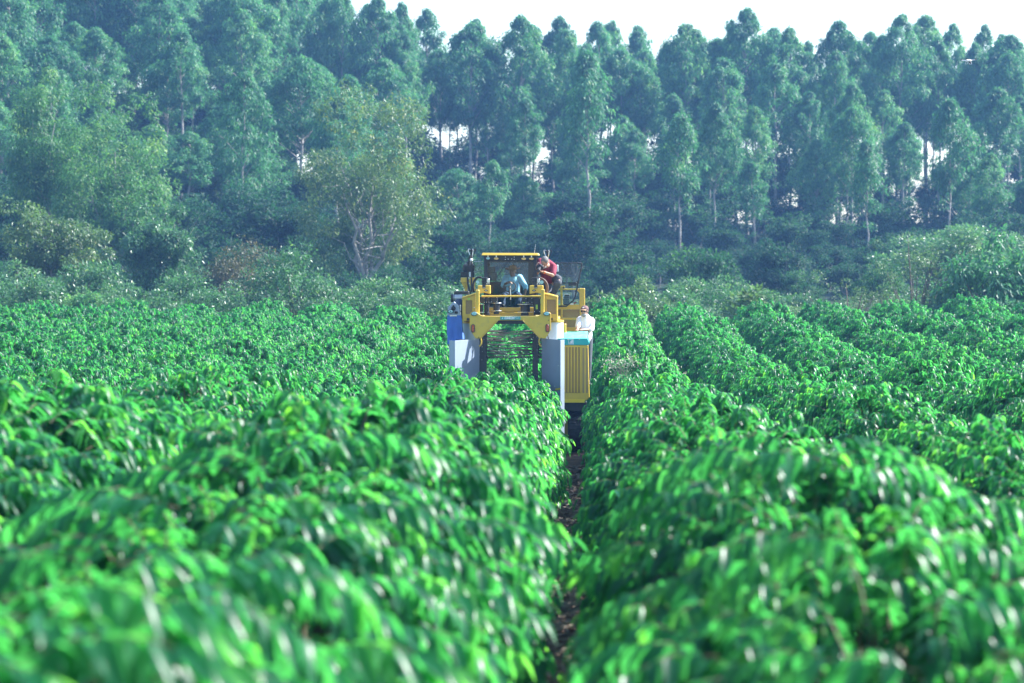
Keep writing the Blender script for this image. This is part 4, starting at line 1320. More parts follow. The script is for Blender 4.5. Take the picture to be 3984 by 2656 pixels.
xl, xr = q(632, 0, Y0).x, q(1345, 0, Y0).x
zl, zt = q(0, 915, Y0).z, q(0, 222, Y0).z
for x in (xl, xr - pw):
    for Y in (Y0, Y1 - pw):
        part('cab_post', b_box((x, Y, zl), (x + pw, Y + pw, zt), 0.01), M_blk)
part('header', b_box((xl + pw, Y0 + 0.062, q(0, 312, Y0).z), (xr - pw, Y0 + 0.1, q(0, 286, Y0).z), 0.006), M_blk, roof)
ws = part('windscreen', b_box((xl + pw, Y0 + 0.03, zl + 0.01), (xr - pw, Y0 + 0.036, q(0, 292, Y0).z), 0), M_glass)
rw_o = [q(700, 590, Y1), q(1245, 590, Y1), q(1245, 300, Y1), q(700, 300, Y1)]
big = [Vector((xl + pw, Y1, zl)), Vector((xr - pw, Y1, zl)), Vector((xr - pw, Y1, zt)), Vector((xl + pw, Y1, zt))]
wx0, wx1, wz0, wz1 = q(716, 0, Y1).x, q(1230, 0, Y1).x, q(0, 570, Y1).z, q(0, 312, Y1).z
rear = part('rear_wall', b_ring(big, [Vector((wx0, Y1, wz0)), Vector((wx1, Y1, wz0)), Vector((wx1, Y1, wz1)), Vector((wx0, Y1, wz1))], 0.04), M_blk)
part('rear_window', b_box((wx0 + 0.002, Y1 + 0.015, wz0 + 0.002), (wx1 - 0.002, Y1 + 0.021, wz1 - 0.002), 0), M_glass, rear)
part('side_window', b_box((xl + 0.03, Y0 + pw, zl), (xl + 0.036, Y1 - pw, zt - 0.1), 0), M_glass)
part('sill', b_box(q(715, 600, 54.6), q(1235, 585, 54.6) + Vector((0, 0.05, 0)), 0.005), M_blk)
wp = part('wiper', b_tube([q(952, 292, Y0 - 0.015), q(862, 420, Y0 - 0.02), q(795, 528, Y0 - 0.012)], 0.007, 6), M_blk)
part('wiper_arm', b_tube([q(972, 292, Y0 - 0.02), q(800, 520, Y0 - 0.022)], 0.005, 6), M_blk, wp)
for x0, x1, y0, y1, nm in ((682, 785, 370, 450, 'monitor'), (700, 804, 452, 560, 'monitor')):
    mo = part(nm, b_box(q(x0, y1, 53.75), q(x1, y0, 53.75) + Vector((0, 0.06, 0)), 0.012), M_blk)
    part('screen_face', b_box(q(x0 + 10, y1 - 10, 53.745), q(x1 - 22, y0 + 10, 53.745) + Vector((0, 0.006, 0)), 0), solid('dull_screen', (0.05, 0.06, 0.06), 0.25, var=0.1), mo)
part('monitor_stalk', b_tube([q(765, 380, 53.8), q(767, 620, 53.8), q(790, 900, 53.8)], 0.008, 6), M_blk)
for x0, x1 in ((735, 835), (1030, 1110)):
    part('console', b_box(q(x0, 912, 53.95), q(x1, 770 if x0 < 900 else 782, 53.95) + Vector((0, 0.35, 0)), 0.03), M_blk)
seat = part('driver_seat', b_box(q(905, 800, 54.25), q(1140, 745, 54.25) + Vector((0, 0.42, 0)), 0.03), M_fabric)
part('backrest', b_box(q(925, 750, 54.72), q(1125, 470, 54.72) + Vector((0, 0.10, 0)), 0.04), M_fabric, seat)
part('seat_base', b_box(q(940, 912, 54.3), q(1100, 802, 54.3) + Vector((0, 0.3, 0)), 0.02), M_blk, seat)
swc = q(980, 640, 54.02)
swt = Matrix.Rotation(RAD(-38), 3, 'X')
swp = [swc + swt @ Vector((0.135 * math.cos(a), 0, 0.135 * math.sin(a))) for a in np.linspace(0, 2 * math.pi, 28, endpoint=False)]
swr = part('steering_wheel', b_tube(swp, 0.014, 8, closed=True), M_rub, smooth=True)
part('wheel_hub', b_ball(swc + swt @ Vector((0, 0.015, 0)), 0.035, 2), M_blk, swr, True)
for a in (RAD(60), RAD(180), RAD(300)):
    part('spoke', b_tube([swc, swc + swt @ Vector((0.13 * math.cos(a), 0, 0.13 * math.sin(a)))], 0.009, 6), M_blk, swr, True)
part('steering_column', b_tube([swc, q(985, 760, 53.8), q(985, 900, 53.7)], 0.025, 8), M_blk, smooth=True)
part('antenna', b_tube([q(1312, 186, 54.3), q(1327, 68, 54.3)], [0.006, 0.003], 5), M_steel, roof)

# open cab door on the right
Yd = 54.15
door_pts = [(1600, 318), (1935, 318), (1948, 328), (1950, 345), (1862, 770), (1835, 825), (1740, 902), (1610, 905), (1600, 890)]
dr = part('cab_door', b_tube(qpoly(door_pts, Yd), 0.017, 8, closed=True), M_blk, smooth=True)
part('pane', b_poly(qpoly(door_pts, Yd - 0.003), 0.006, 0), M_glass, dr)
part('door_rail', b_tube([q(1645, 588, Yd - 0.02), q(1890, 586, Yd - 0.02)], 0.012, 8), M_blk, dr)
part('latch_box', b_box(q(1772, 628, Yd - 0.06), q(1885, 578, Yd - 0.06) + Vector((0, 0.05, 0)), 0.01), M_blk, dr)
part('hinge_arm', b_tube([Vector((xr, Yd, q(0, 330, Yd).z)), q(1602, 330, Yd)], 0.014, 8), M_blk, dr)
part('hinge_arm', b_tube([Vector((xr, Yd, q(0, 880, Yd).z)), q(1602, 880, Yd)], 0.014, 8), M_blk, dr)

# yellow rear frame and mesh panels on the right
Yr = 55.3
fr_ = part('rear_frame', b_box(q(1918, 1232, Yr), q(1992, 660, Yr) + Vector((0, 0.12, 0)), 0.01), M_yel)
part('top_rail', b_box(q(1635, 685, Yr), q(1917, 664, Yr) + Vector((0, 0.06, 0)), 0.006), M_yel, fr_)
part('gusset', b_poly(qpoly([(1918, 684), (1880, 684), (1918, 725)], Yr + 0.01), 0.03, 0.002), M_yel, fr_)
part('gauge_box', b_box(q(1658, 662, Yr), q(1722, 628, Yr) + Vector((0, 0.08, 0)), 0.006), M_yel, fr_)
part('gauge', b_cyl(q(1708, 648, Yr - 0.01), 0.022, 0.02, 'y', 16), M_blk, fr_)
part('mid_post', b_box(q(1662, 905, Yr), q(1690, 686, Yr) + Vector((0, 0.06, 0)), 0.006), M_yel, fr_)
part('belt_rail', b_box(q(1625, 945, Yr), q(1917, 880, Yr) + Vector((0, 0.06, 0)), 0.006), M_yel, fr_)
for yy0, yy1 in ((1085, 1058), (1238, 1186)):
    part('cross_rail', b_box(q(1625, yy0, Yr), q(1917, yy1, Yr) + Vector((0, 0.06, 0)), 0.006), M_yel, fr_)
part('inner_post', b_box(q(1664, 1057, Yr + 0.002), q(1692, 946, Yr + 0.002) + Vector((0, 0.05, 0)), 0.006), M_yel, fr_)
for yy0, yy1 in ((1056, 947), (1185, 1087)):
    part('mesh_panel', b_box(q(1628, yy0, Yr + 0.054), q(1915, yy1, Yr + 0.054) + Vector((0, 0.005, 0)), 0), M_screen, fr_)
bat = part('control_cabinet', b_box(q(1702, 888, 55.0), q(1783, 745, 55.0) + Vector((0, 0.16, 0)), 0.01), M_blk)
for k in range(5):
    part('cabinet_bar', b_box(q(1712 + k * 15, 870, 54.99), q(1715 + k * 15, 765, 54.99) + Vector((0, 0.006, 0)), 0), M_grey, bat)
for k in range(4):
    part('cabinet_bar', b_box(q(1712, 772 + k * 30, 54.985), q(1775, 769 + k * 30, 54.985) + Vector((0, 0.004, 0)), 0), M_grey, bat)
part('pipe_bend', b_tube([q(1700, 800, 54.98), q(1705, 760, 54.98), q(1725, 742, 54.98), q(1765, 742, 54.98)], 0.012, 8, smooth_pts=4), M_steel, smooth=True)
part('red_lever', b_tube([q(1838, 860, Yr - 0.02), q(1874, 857, Yr - 0.02)], 0.010, 6), solid('red_plastic', (0.5, 0.04, 0.03), 0.4), smooth=True)
part('lever_plate', b_box(q(1795, 884, Yr - 0.02), q(1838, 862, Yr - 0.02) + Vector((0, 0.02, 0)), 0.003), M_steel)

# left of the cab: hopper, filter, glass guard
part('filter_housing', b_box(q(345, 440, 54.0), q(500, 335, 54.0) + Vector((0, 0.35, 0)), 0.03), M_blk)
part('filter_cap', b_lathe(q(440, 335, 54.2), [(0.085, 0), (0.07, 0.05), (0.03, 0.09)], 16), M_blk, smooth=True)
part('filter_box', b_box(q(320, 506, 53.9), q(402, 438, 53.9) + Vector((0, 0.3, 0)), 0.01), M_blk)
part('grey_label', b_box(q(432, 505, 53.88), q(462, 442, 53.88) + Vector((0, 0.2, 0)), 0.006), M_white)
part('column_post', b_box(q(465, 520, 53.92), q(498, 440, 53.92) + Vector((0, 0.3, 0)), 0.006), M_blk)
part('glass_guard', b_box(q(500, 520, 53.7), q(622, 300, 53.7) + Vector((0, 0.006, 0)), 0), M_glass)
part('guard_rail', b_tube([q(500, 302, 53.7), q(622, 296, 53.7)], 0.007, 6), M_steel)
hb = part('hopper_box', b_box(q(320, 586, 53.7), q(402, 516, 53.7) + Vector((0, 0.3, 0)), 0.008), M_yel)
part('hopper_chute', b_poly(qpoly([(330, 588), (398, 588), (376, 655), (364, 655)], 53.72), 0.24, 0.005), M_yel, hb)
part('hopper_leg', b_box(q(372, 704, 53.74), q(412, 590, 53.74) + Vector((0, 0.12, 0)), 0.006), M_yel, hb)
part('yellow_bracket', b_poly(qpoly([(428, 560), (445, 518), (515, 515), (515, 700), (470, 705), (460, 660)], 53.5), 0.10, 0.006), M_yel)
for dx in (0, 9):
    part('hydraulic_hose', b_tube([q(445 + dx, 215, 53.35), q(428 + dx, 290, 53.33), q(412 + dx, 420, 53.33), q(410 + dx, 540, 53.33), q(420 + dx, 640, 53.3), q(440 + dx, 725, 53.25)], 0.014, 8, smooth_pts=5), M_rub, smooth=True)
part('hose_loop', b_tube([q(600, 516, 52.7), q(545, 516, 52.72), q(500, 570, 52.75), q(488, 640, 52.76), q(494, 715, 52.8)], 0.026, 8, smooth_pts=5), M_rub, smooth=True)
for dx, r in ((0, 0.022), (-16, 0.016)):
    part('hose_loop', b_tube([q(1372, 518 - dx * .4, 52.75), q(1425 + dx * .6, 535 - dx, 52.75), q(1470 + dx, 580 - dx * .5, 52.75), q(1492 + dx, 650, 52.75), q(1478 + dx, 722, 52.75)], r, 10, smooth_pts=5), M_hose, smooth=True)
bulb = part('beacon_lamp', b_ball(q(463, 280, 53.3), 0.036, 3), M_white, smooth=True)
part('beacon_base', b_cyl(q(465, 318, 53.3), 0.018, 0.09, 'z', 12), M_blk, bulb)
def hose_crown(cx, cy, Y, w):
    """valve block with arched hoses on top of a mast"""
    v = part('valve_block', b_box(q(cx - 30 * w, cy + 20, Y), q(cx + 30 * w, cy - 6, Y) + Vector((0, 0.06, 0)), 0.008), M_blk)
    for k, t in enumerate((-1, -0.35, 0.35, 1)):
        part('arched_hose', b_tube([q(cx + t * 18, cy, Y - 0.01), q(cx + t * 46 * w, cy - 8, Y - 0.01), q(cx + t * 44 * w, cy + 30, Y - 0.01), q(cx + t * 16, cy + 100, Y - 0.01)], 0.009, 6, smooth_pts=4), M_steel if k % 2 == 0 else M_rub, v, True)
    part('mast', b_tube([q(cx, cy + 18, Y + 0.03), q(cx - 5, cy + 120, Y + 0.03)], 0.022, 8), M_blk, v, True)
    return v
hose_crown(470, 140, 53.4, 1.0)
hose_crown(1492, 155, 54.4, 1.05)
part('mast', b_box(q(1478, 905, 54.4), q(1502, 270, 54.4) + Vector((0, 0.05, 0)), 0.006), M_blk)
part('mast', b_box(q(455, 720, 53.45), q(474, 325, 53.45) + Vector((0, 0.05, 0)), 0.006), M_blk)
part('white_tank', b_box(q(1606, 440, 54.3), q(1632, 345, 54.3) + Vector((0, 0.2, 0)), 0.01), M_white)
# ------------------------------------------------------------------ people
M_skin = solid('skin', (0.42, 0.24, 0.17), 0.55, var=0.10, scale=14)
M_skin_dk = solid('tanned_skin', (0.22, 0.12, 0.085), 0.55, var=0.12, scale=14)
M_hair = solid('grey_hair', (0.16, 0.15, 0.145), 0.8, var=0.35, scale=50, bump=0.6, bscale=120)
M_beard = solid('grey_beard', (0.33, 0.32, 0.31), 0.85, var=0.3, scale=60, bump=0.6, bscale=140)
M_eye = solid('dark_eye', (0.02, 0.018, 0.016), 0.2, var=0.0)
M_lip = solid('lips', (0.30, 0.12, 0.10), 0.5, var=0.05)

def limb(bm, pts, rads):
    bm = b_tube(pts, rads, 12, bm)
    for p, r in zip(pts, rads): bm = b_ball(p, r, 2, bm)
    return bm

def grow(name, bm, mat, parent, voxel=0.009, smooth=4):
    """fuse overlapping shapes into one continuous skin"""
    me = bpy.data.meshes.new('tmp'); bm.to_mesh(me); bm.free()
    t = bpy.data.objects.new('tmp', me); COL.objects.link(t)
    m = t.modifiers.new('fuse', 'REMESH'); m.mode = 'VOXEL'; m.voxel_size = voxel
    s = t.modifiers.new('soften', 'SMOOTH'); s.iterations = smooth; s.factor = 0.5
    bpy.context.view_layer.update()
    ev = bpy.data.meshes.new_from_object(t.evaluated_get(bpy.context.evaluated_depsgraph_get()))
    COL.objects.unlink(t); bpy.data.objects.remove(t); bpy.data.meshes.remove(me)
    b = bmesh.new(); b.from_mesh(ev); bpy.data.meshes.remove(ev)
    o = put(name, b, mat, parent, False)
    for p in o.data.polygons: p.use_smooth = True
    return o

def hand(bm, wrist, d, n, side, curl=0.5, s=1.0):
    """palm, four unequal fingers and a side thumb; d along the fingers, n out of the back of the hand, side towards the thumb"""
    d = Vector(d).normalized(); side = Vector(side); side = (side - d * side.dot(d)).normalized()
    n = d.cross(side).normalized() if d.cross(side).dot(Vector(n)) > 0 else -d.cross(side).normalized()
    w = Vector(wrist)
    bm = limb(bm, [w, w + d * 0.05 * s], [0.024 * s, 0.030 * s])
    for k, ln in enumerate((0.072, 0.080, 0.075, 0.060)):
        off = side * (0.027 - 0.018 * k) * s
        p = w + d * 0.075 * s + off
        bm = limb(bm, [w + d * 0.03 * s + off * .7, p], [0.016 * s, 0.0115 * s])
        a = 0.0
        pts = [p]
        for j in range(3):
            a += curl * (0.6 + 0.3 * j)
            dv = d * math.cos(a) - n * math.sin(a)
            p = p + dv * ln * s * (0.45, 0.32, 0.23)[j]
            pts.append(p)
        bm = limb(bm, pts, [0.0105 * s, 0.0098 * s, 0.009 * s, 0.0078 * s])
    t0 = w + d * 0.02 * s + side * 0.022 * s
    t1 = t0 + (d * 0.5 + side * 0.75 - n * 0.25 * curl).normalized() * 0.04 * s
    t2 = t1 + (d * 0.85 + side * 0.25 - n * 0.5 * curl).normalized() * 0.032 * s
    return limb(bm, [t0, t1, t2], [0.015 * s, 0.0115 * s, 0.0095 * s])

def head_frame(c, look, up=(0, 0, 1)):
    f = Vector(look).normalized(); u = Vector(up); u = (u - f * u.dot(f)).normalized()
    r = f.cross(u)
    R3 = Matrix((r, f, u)).transposed()                                    # columns: right, forward, up
    return lambda x, y, z: Vector(c) + R3 @ Vector((x, y, z)), R3

def head(bm, c, look, up=(0, 0, 1)):
    P, R3 = head_frame(c, look, up)
    bm = b_ball(P(0, -0.012, 0.03), (0.075, 0.095, 0.092), 3, bm, R3)      # skull
    bm = b_ball(P(0, 0.015, -0.035), (0.060, 0.072, 0.085), 3, bm, R3)     # face
    bm = b_ball(P(0, 0.055, -0.095), (0.030, 0.026, 0.026), 2, bm, R3)     # chin
    bm = b_ball(P(0, 0.092, -0.028), (0.014, 0.022, 0.026), 2, bm, R3)     # nose
    bm = b_ball(P(0, 0.076, 0.012), (0.046, 0.016, 0.012), 2, bm, R3)      # brow
    for s in (-1, 1):
        bm = b_ball(P(s * 0.076, -0.005, -0.012), (0.011, 0.020, 0.032), 2, bm, R3)
    return bm, P, R3

def face_bits(parent, P, R3, eyes=True):
    if eyes:
        for s in (-1, 1):
            put('eye', b_ball(P(s * 0.029, 0.079, -0.002), (0.012, 0.008, 0.007), 2, None, R3), M_eye, parent, True)
    put('mouth', b_ball(P(0, 0.083, -0.066), (0.022, 0.007, 0.005), 2, None, R3), M_lip, parent, True)

def person(label, base):
    return empty('person', base, label, 'person')

# --- driver behind the windscreen
dv = person('person in light blue shirt and brimmed hat steering inside the cab', q(1020, 912, 54.4))
bm, P, R3 = head(NB(), q(1018, 432, 54.30), (-0.25, -1, -0.12))
bm = limb(bm, [q(1020, 470, 54.34), q(1022, 525, 54.40)], [0.055, 0.062])
bm = limb(bm, [q(1022, 540, 54.42), q(1020, 640, 54.43), q(1022, 735, 54.44)], [0.12, 0.13, 0.135])
bm = limb(bm, [q(935, 522, 54.42), q(1110, 518, 54.42)], [0.07, 0.07])
bm = limb(bm, [q(925, 525, 54.40), q(892, 622, 54.22), q(945, 585, 54.06)], [0.055, 0.045, 0.028])
bm = hand(bm, q(950, 583, 54.05), q(995, 578, 54.0) - q(950, 583, 54.05), (0, -0.2, 1), (0.2, -1, 0), 0.75)
bm = limb(bm, [q(1120, 525, 54.40), q(1198, 650, 54.30), q(1182, 740, 54.25)], [0.056, 0.045, 0.030])
bm = hand(bm, q(1180, 748, 54.24), (0, -0.2, -1), (1, 0, 0), (0, -1, 0), 0.4)
for s, kx, fx in ((-1, 878, 890), (1, 1105, 1085)):
    bm = limb(bm, [q(1020 + s * 45, 745, 54.42), q(kx, 770, 54.0), q(fx, 880, 53.92)], [0.085, 0.062, 0.042])
body = grow('body', bm, M_skin_dk, dv)
face_bits(dv, P, R3)
bm = limb(NB(), [q(1022, 545, 54.42), q(1020, 640, 54.43), q(1022, 728, 54.44)], [0.135, 0.148, 0.15])
bm = limb(bm, [q(935, 522, 54.42), q(1110, 518, 54.42)], [0.083, 0.083])
bm = limb(bm, [q(925, 525, 54.40), q(892, 622, 54.22), q(918, 605, 54.15)], [0.070, 0.060, 0.047])
bm = limb(bm, [q(1120, 525, 54.40), q(1196, 645, 54.31), q(1194, 668, 54.30)], [0.071, 0.058, 0.052])
grow('shirt', bm, solid('light_blue_cotton', (0.34, 0.66, 0.86), 0.8, var=0.08, scale=9, bump=0.5, bscale=12), dv)
bm = NB()
for s, kx, fx in ((-1, 878, 890), (1, 1105, 1085)):
    bm = limb(bm, [q(1020 + s * 45, 750, 54.42), q(kx, 770, 54.0), q(fx, 875, 53.92)], [0.10, 0.078, 0.058])
grow('trousers', bm, solid('blue_jeans', (0.035, 0.06, 0.12), 0.85, var=0.2, scale=12), dv)
bm = b_ball(P(0, -0.012, 0.072), (0.094, 0.108, 0.068), 3, None, R3)
bm = b_lathe((0, 0, 0), [(0.09, 0.0), (0.17, -0.012), (0.19, 0.004), (0.185, 0.010), (0.09, 0.014)], 32, 'z', bm) if False else bm
brim = b_lathe((0, 0, 0), [(0.08, -0.004), (0.16, -0.014), (0.175, 0.002), (0.16, -0.004), (0.08, 0.006)], 32)
for v in brim.verts: v.co = P(v.co.x, v.co.y * 1.05 - 0.01, v.co.z + 0.052 + 0.10 * (v.co.x / 0.17) ** 2 * 0.25)
put('hat', merge(bm, brim), solid('straw_hat', (0.30, 0.17, 0.06), 0.85, var=0.25, scale=18), dv, True)
for yy in (875,):
    for fx in (890, 1085):
        put('shoe', b_ball(q(fx, 893, 53.86), (0.045, 0.11, 0.04), 2), M_rub, dv, True)

# --- photographer crouching beside the cab
pg = person('person in maroon polo shirt bending over a camera beside the cab', Vector((q(1530, 0, 53.9).x, 53.9, 2.91)))
bm, P, R3 = head(NB(), q(1446, 310, 53.50), (-0.45, -0.8, -0.62), (0.15, -0.3, 1))
bm = limb(bm, [q(1462, 345, 53.56), q(1495, 360, 53.68)], [0.058, 0.064])
bm = limb(bm, [q(1490, 370, 53.72), q(1475, 470, 53.86), q(1520, 560, 54.02)], [0.12, 0.135, 0.135])
bm = limb(bm, [q(1392, 300, 53.74), q(1490, 320, 53.72), q(1560, 365, 53.68)], [0.066, 0.08, 0.07])
bm = limb(bm, [q(1572, 372, 53.67), q(1556, 485, 53.50), q(1450, 447, 53.40)], [0.056, 0.044, 0.029])
bm = hand(bm, q(1446, 446, 53.39), q(1395, 436, 53.34) - q(1446, 446, 53.39), (0, -0.2, -1), (0, -1, 0.2), 0.45)
bm = limb(bm, [q(1385, 300, 53.73), q(1352, 452, 53.55), q(1347, 385, 53.42)], [0.056, 0.044, 0.029])
bm = hand(bm, q(1346, 380, 53.41), (0.05, -0.15, 1), (-1, 0, 0.1), (0.2, -1, 0), 0.8)
bm = limb(bm, [q(1580, 530, 54.02), q(1635, 560, 53.62), q(1572, 720, 53.82), q(1560, 1010, 53.84)], [0.09, 0.062, 0.05, 0.04])
bm = limb(bm, [q(1495, 560, 54.03), q(1482, 740, 53.85), q(1500, 1010, 53.95)], [0.09, 0.062, 0.042])
grow('body', bm, M_skin, pg)
face_bits(pg, P, R3)
bm = b_ball(P(0, -0.022, 0.042), (0.083, 0.098, 0.092), 3, None, R3)
for v in list(bm.verts):
    pass
put('hair', bm, M_hair, pg, True)
bm = b_ball(P(0, 0.035, -0.092), (0.056, 0.058, 0.040), 3, None, R3)
put('beard', bm, M_beard, pg, True)
bm = limb(NB(), [q(1490, 372, 53.73), q(1475, 465, 53.87), q(1500, 535, 53.98)], [0.135, 0.150, 0.150])
bm = limb(bm, [q(1396, 300, 53.75), q(1490, 322, 53.74), q(1556, 365, 53.69)], [0.082, 0.095, 0.086])
bm = limb(bm, [q(1572, 374, 53.67), q(1562, 462, 53.54)], [0.078, 0.068])
bm = limb(bm, [q(1385, 302, 53.73), q(1362, 395, 53.63)], [0.074, 0.062])
grow('polo_shirt', bm, solid('maroon_cotton', (0.22, 0.018, 0.045), 0.8, var=0.12, scale=9, bump=0.5, bscale=14), pg)
bm = limb(NB(), [q(1580, 525, 54.02), q(1632, 540, 53.66), q(1628, 585, 53.62), q(1575, 720, 53.82), q(1562, 1000, 53.84)], [0.112, 0.092, 0.088, 0.07, 0.06])
bm = limb(bm, [q(1498, 560, 54.03), q(1484, 740, 53.85), q(1502, 1000, 53.95)], [0.115, 0.085, 0.062])
grow('trousers', bm, solid('charcoal_trousers', (0.060, 0.066, 0.082), 0.85, var=0.2, scale=9, bump=0.4, bscale=12), pg)
put('wristband', b_tube([q(1452, 448, 53.402), q(1440, 445, 53.39)], 0.036, 14), solid('orange_band', (0.75, 0.12, 0.03), 0.5, var=0.05), pg, True)
put('shirt_placket', b_box(q(1470, 470, 53.63), q(1494, 405, 53.63) + Vector((0, 0.02, 0)), 0.004), M_blk, pg)
for x, Y in ((1560, 53.8), (1500, 53.9)):
    c = q(x, 1040, Y)
    put('shoe', b_ball(Vector((c.x, Y - 0.04, 2.945)), (0.045, 0.125, 0.04), 3), M_rub, pg, True)
# the camera in his hands
cc = q(1388, 375, 53.36)
ca = empty('photo_camera', cc, 'black camera with long lens held by the person in maroon', 'camera')
Pc, Rc = head_frame(cc, (-0.25, -0.85, -0.45), (0.1, -0.2, 1))
def cpart(name, bm, mat, par=None):
    for v in bm.verts: v.co = Pc(*v.co)
    return put(name, bm, mat, par or ca, True)
cb = cpart('camera_body', b_box((-0.075, -0.035, -0.05), (0.075, 0.03, 0.045), 0.012), M_blk)
cpart('prism', b_box((-0.03, -0.03, 0.046), (0.03, 0.025, 0.075), 0.01), M_blk)
cpart('grip', b_box((0.05, 0.031, -0.045), (0.078, 0.05, 0.035), 0.008), M_rub)
ln_ = cpart('lens', b_lathe((0, 0, 0), [(0.036, -0.03), (0.036, -0.06), (0.040, -0.065), (0.040, -0.13), (0.044, -0.135), (0.044, -0.17), (0.036, -0.172)], 24, 'y'), M_blk)
cpart('front_glass', b_cyl((0, 0.168, 0), 0.033, 0.012, 'y', 24), solid('lens_glass', (0.03, 0.04, 0.06), 0.08, var=0), ln_)

# --- man in white behind the engine cover
wm = person('person in white shirt, cap and sunglasses leaning on the teal engine hood', Vector((q(1995, 0, 54.2).x, 54.2, 1.42)))
bm, P, R3 = head(NB(), q(1986, 968, 54.14), (-0.42, -1, -0.02))
bm = limb(bm, [q(1995, 1005, 54.20), q(2000, 1055, 54.24)], [0.056, 0.064])
bm = limb(bm, [q(1998, 1085, 54.26), q(1995, 1190, 54.24), q(1998, 1300, 54.24)], [0.125, 0.135, 0.135])
bm = limb(bm, [q(1925, 1080, 54.24), q(2072, 1092, 54.28)], [0.07, 0.07])
bm = limb(bm, [q(1915, 1085, 54.22), q(1893, 1182, 54.06), q(1890, 1212, 53.86)], [0.055, 0.042, 0.028])
bm = hand(bm, q(1890, 1212, 53.85), (-0.1, -1, -0.10), (0, 0, 1), (1, -0.2, 0), 0.25)
bm = limb(bm, [q(2082, 1098, 54.26), q(2078, 1215, 54.10), q(1965, 1220, 53.90)], [0.058, 0.044, 0.028])
bm = hand(bm, q(1960, 1220, 53.89), (-1, -0.35, -0.05), (0, 0, 1), (-0.3, -1, 0), 0.25)
for s in (-1, 1):
    h0 = q(1998 + s * 38, 1320, 54.24)
    bm = limb(bm, [h0, Vector((h0.x, 54.2, 1.9)), Vector((h0.x, 54.26, 1.5))], [0.088, 0.062, 0.042])
grow('body', bm, M_skin, wm)
face_bits(wm, P, R3, False)
bm = b_ball(P(0, 0.036, -0.085), (0.062, 0.062, 0.048), 3, None, R3)
put('beard', bm, M_beard, wm, True)
bm = NB()
for s in (-1, 1): bm = b_ball(P(s * 0.034, 0.083, 0.0), (0.030, 0.012, 0.020), 2, bm, R3)
bm = b_tube([P(-0.078, 0.0, 0.004), P(-0.066, 0.06, 0.006), P(0, 0.092, 0.006), P(0.066, 0.06, 0.006), P(0.078, 0.0, 0.004)], 0.005, 6, bm)
put('sunglasses', bm, solid('dark_lens', (0.012, 0.012, 0.014), 0.1, var=0), wm, True)
bm = b_ball(P(0, -0.014, 0.052), (0.086, 0.104, 0.076), 3, None, R3)
M_cap = solid('brown_cap', (0.16, 0.085, 0.085), 0.85, var=0.15, scale=20)
cap = put('cap', bm, M_cap, wm, True)
b = bmesh.new()
n_ = 9
top_v, bot_v = [], []
for k in range(n_):
    a = math.pi * k / (n_ - 1)
    for lst, dz in ((top_v, 0.006), (bot_v, 0.0)):
        lst.append((b.verts.new(P(0.075 * math.cos(a), 0.062 + 0.01 * math.sin(a), 0.040 + dz)), b.verts.new(P(0.072 * math.cos(a), 0.075 + 0.085 * math.sin(a), 0.030 + dz - 0.014 * abs(math.cos(a))))))
for k in range(n_ - 1):
    b.faces.new((top_v[k][0], top_v[k + 1][0], top_v[k + 1][1], top_v[k][1]))
    b.faces.new((bot_v[k + 1][0], bot_v[k][0], bot_v[k][1], bot_v[k + 1][1]))
    b.faces.new((top_v[k][1], top_v[k + 1][1], bot_v[k + 1][1], bot_v[k][1]))
put('cap_brim', b, solid('tan_brim', (0.36, 0.22, 0.12), 0.8, var=0.1), wm, True)
put('cap_badge', b_ball(P(0, 0.078, 0.078), (0.026, 0.010, 0.018), 2, None, R3), M_ink, wm, True)
bm = limb(NB(), [q(1998, 1088, 54.26), q(1995, 1190, 54.24), q(1998, 1340, 54.24)], [0.140, 0.152, 0.158])
bm = limb(bm, [q(1928, 1082, 54.25), q(2072, 1094, 54.28)], [0.083, 0.083])
bm = limb(bm, [q(1915, 1088, 54.22), q(1894, 1175, 54.07)], [0.072, 0.060])
bm = limb(bm, [q(2082, 1100, 54.26), q(2079, 1210, 54.11), q(2062, 1216, 54.06)], [0.075, 0.062, 0.056])
bm = limb(bm, [q(1988, 1048, 54.20), q(2010, 1052, 54.24)], [0.070, 0.072])
grow('shirt', bm, solid('white_cotton', (0.78, 0.78, 0.82), 0.8, var=0.04, scale=9, bump=0.5, bscale=12), wm)
bm = NB()
for s in (-1, 1):
    h0 = q(1998 + s * 38, 1335, 54.24)
    bm = limb(bm, [h0, Vector((h0.x, 54.2, 1.9)), Vector((h0.x, 54.26, 1.52))], [0.108, 0.082, 0.062])
grow('trousers', bm, solid('dark_trousers', (0.07, 0.08, 0.10), 0.85, var=0.08), wm)
for s in (-1, 1):
    h0 = q(1998 + s * 38, 1320, 54.24)
    put('shoe', b_ball(Vector((h0.x, 54.20, 1.458)), (0.045, 0.13, 0.040), 3), M_rub, wm, True)

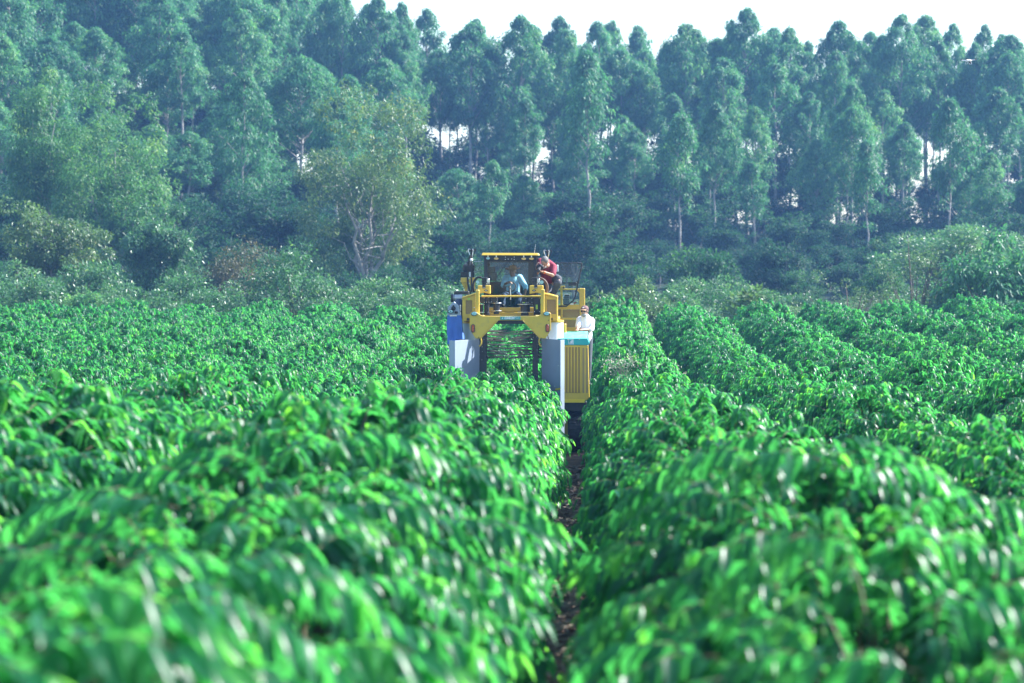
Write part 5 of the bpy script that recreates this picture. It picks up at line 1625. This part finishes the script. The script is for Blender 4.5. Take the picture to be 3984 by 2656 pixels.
# ------------------------------------------------------------------ drone hovering over the trees
dc = at(3768, 236, 57.0)
dn = empty('drone', dc, 'small white quadcopter drone hovering in front of the trees at upper right', 'drone')
M_drone = solid('drone_shell', (0.72, 0.74, 0.76), 0.35, var=0.04)
def dpart(name, bm, mat, par=None):
    bmesh.ops.rotate(bm, verts=bm.verts, cent=(0, 0, 0), matrix=Matrix.Rotation(0.35, 3, 'Z'))
    bmesh.ops.translate(bm, verts=bm.verts, vec=dc)
    return put(name, bm, mat, par or dn, True)
dpart('shell', b_ball((0, 0, 0), (0.06, 0.10, 0.035), 3), M_drone)
for sx in (-1, 1):
    for sy in (-1, 1):
        e = Vector((sx * 0.125, sy * 0.115, 0.018))
        arm = dpart('arm', b_tube([Vector((sx * 0.03, sy * 0.05, 0.005)), e], [0.014, 0.009], 8), M_drone)
        dpart('motor', b_cyl(e + Vector((0, 0, 0.012)), 0.014, 0.026, 'z', 14), M_blk, arm)
        a = 0.4 + sx * 0.9 + sy * 0.5
        d_ = Vector((math.cos(a), math.sin(a), 0)) * 0.085
        w_ = Vector((-math.sin(a), math.cos(a), 0)) * 0.008
        b = bmesh.new()
        z_ = Vector((0, 0, 0.028))
        vs = [b.verts.new(e + z_ + v) for v in (-d_ - w_ * .6, -d_ * .3 - w_, d_ * .3 - w_ * .6, d_ - w_ * .6, d_ + w_ * .6, d_ * .3 + w_, -d_ * .3 + w_ * .6, -d_ + w_ * .6)]
        b.faces.new(vs)
        r = bmesh.ops.extrude_face_region(b, geom=b.faces[:])
        bmesh.ops.translate(b, verts=[v for v in r['geom'] if isinstance(v, bmesh.types.BMVert)], vec=(0, 0, 0.002))
        dpart('rotor', b, M_blk, arm)
for sx in (-1, 1):
    dpart('skid', b_tube([Vector((sx * 0.04, -0.05, -0.02)), Vector((sx * 0.055, -0.055, -0.075)), Vector((sx * 0.055, 0.055, -0.075)), Vector((sx * 0.04, 0.05, -0.02))], 0.005, 6), M_drone)
dpart('gimbal_camera', b_ball((0, -0.07, -0.045), 0.022, 2), M_blk)
# ------------------------------------------------------------------ the hazy air over the whole valley
hz = bpy.data.materials.new('haze')
hz.use_nodes = True
hn = hz.node_tree.nodes
hn.clear()
ho = hn.new('ShaderNodeOutputMaterial')
hv = hn.new('ShaderNodeVolumePrincipled')
hv.inputs['Color'].default_value = (0.24, 0.50, 1.0, 1)
hv.inputs['Density'].default_value = 0.00045
hv.inputs['Anisotropy'].default_value = 0.2
hz.node_tree.links.new(hv.outputs[0], ho.inputs['Volume'])
haze = put('haze', b_box((-510, -70, -12), (510, 810, 44), 0), hz)
props(haze, 'thin bluish haze filling the air over field and forest', 'haze', kind='stuff')
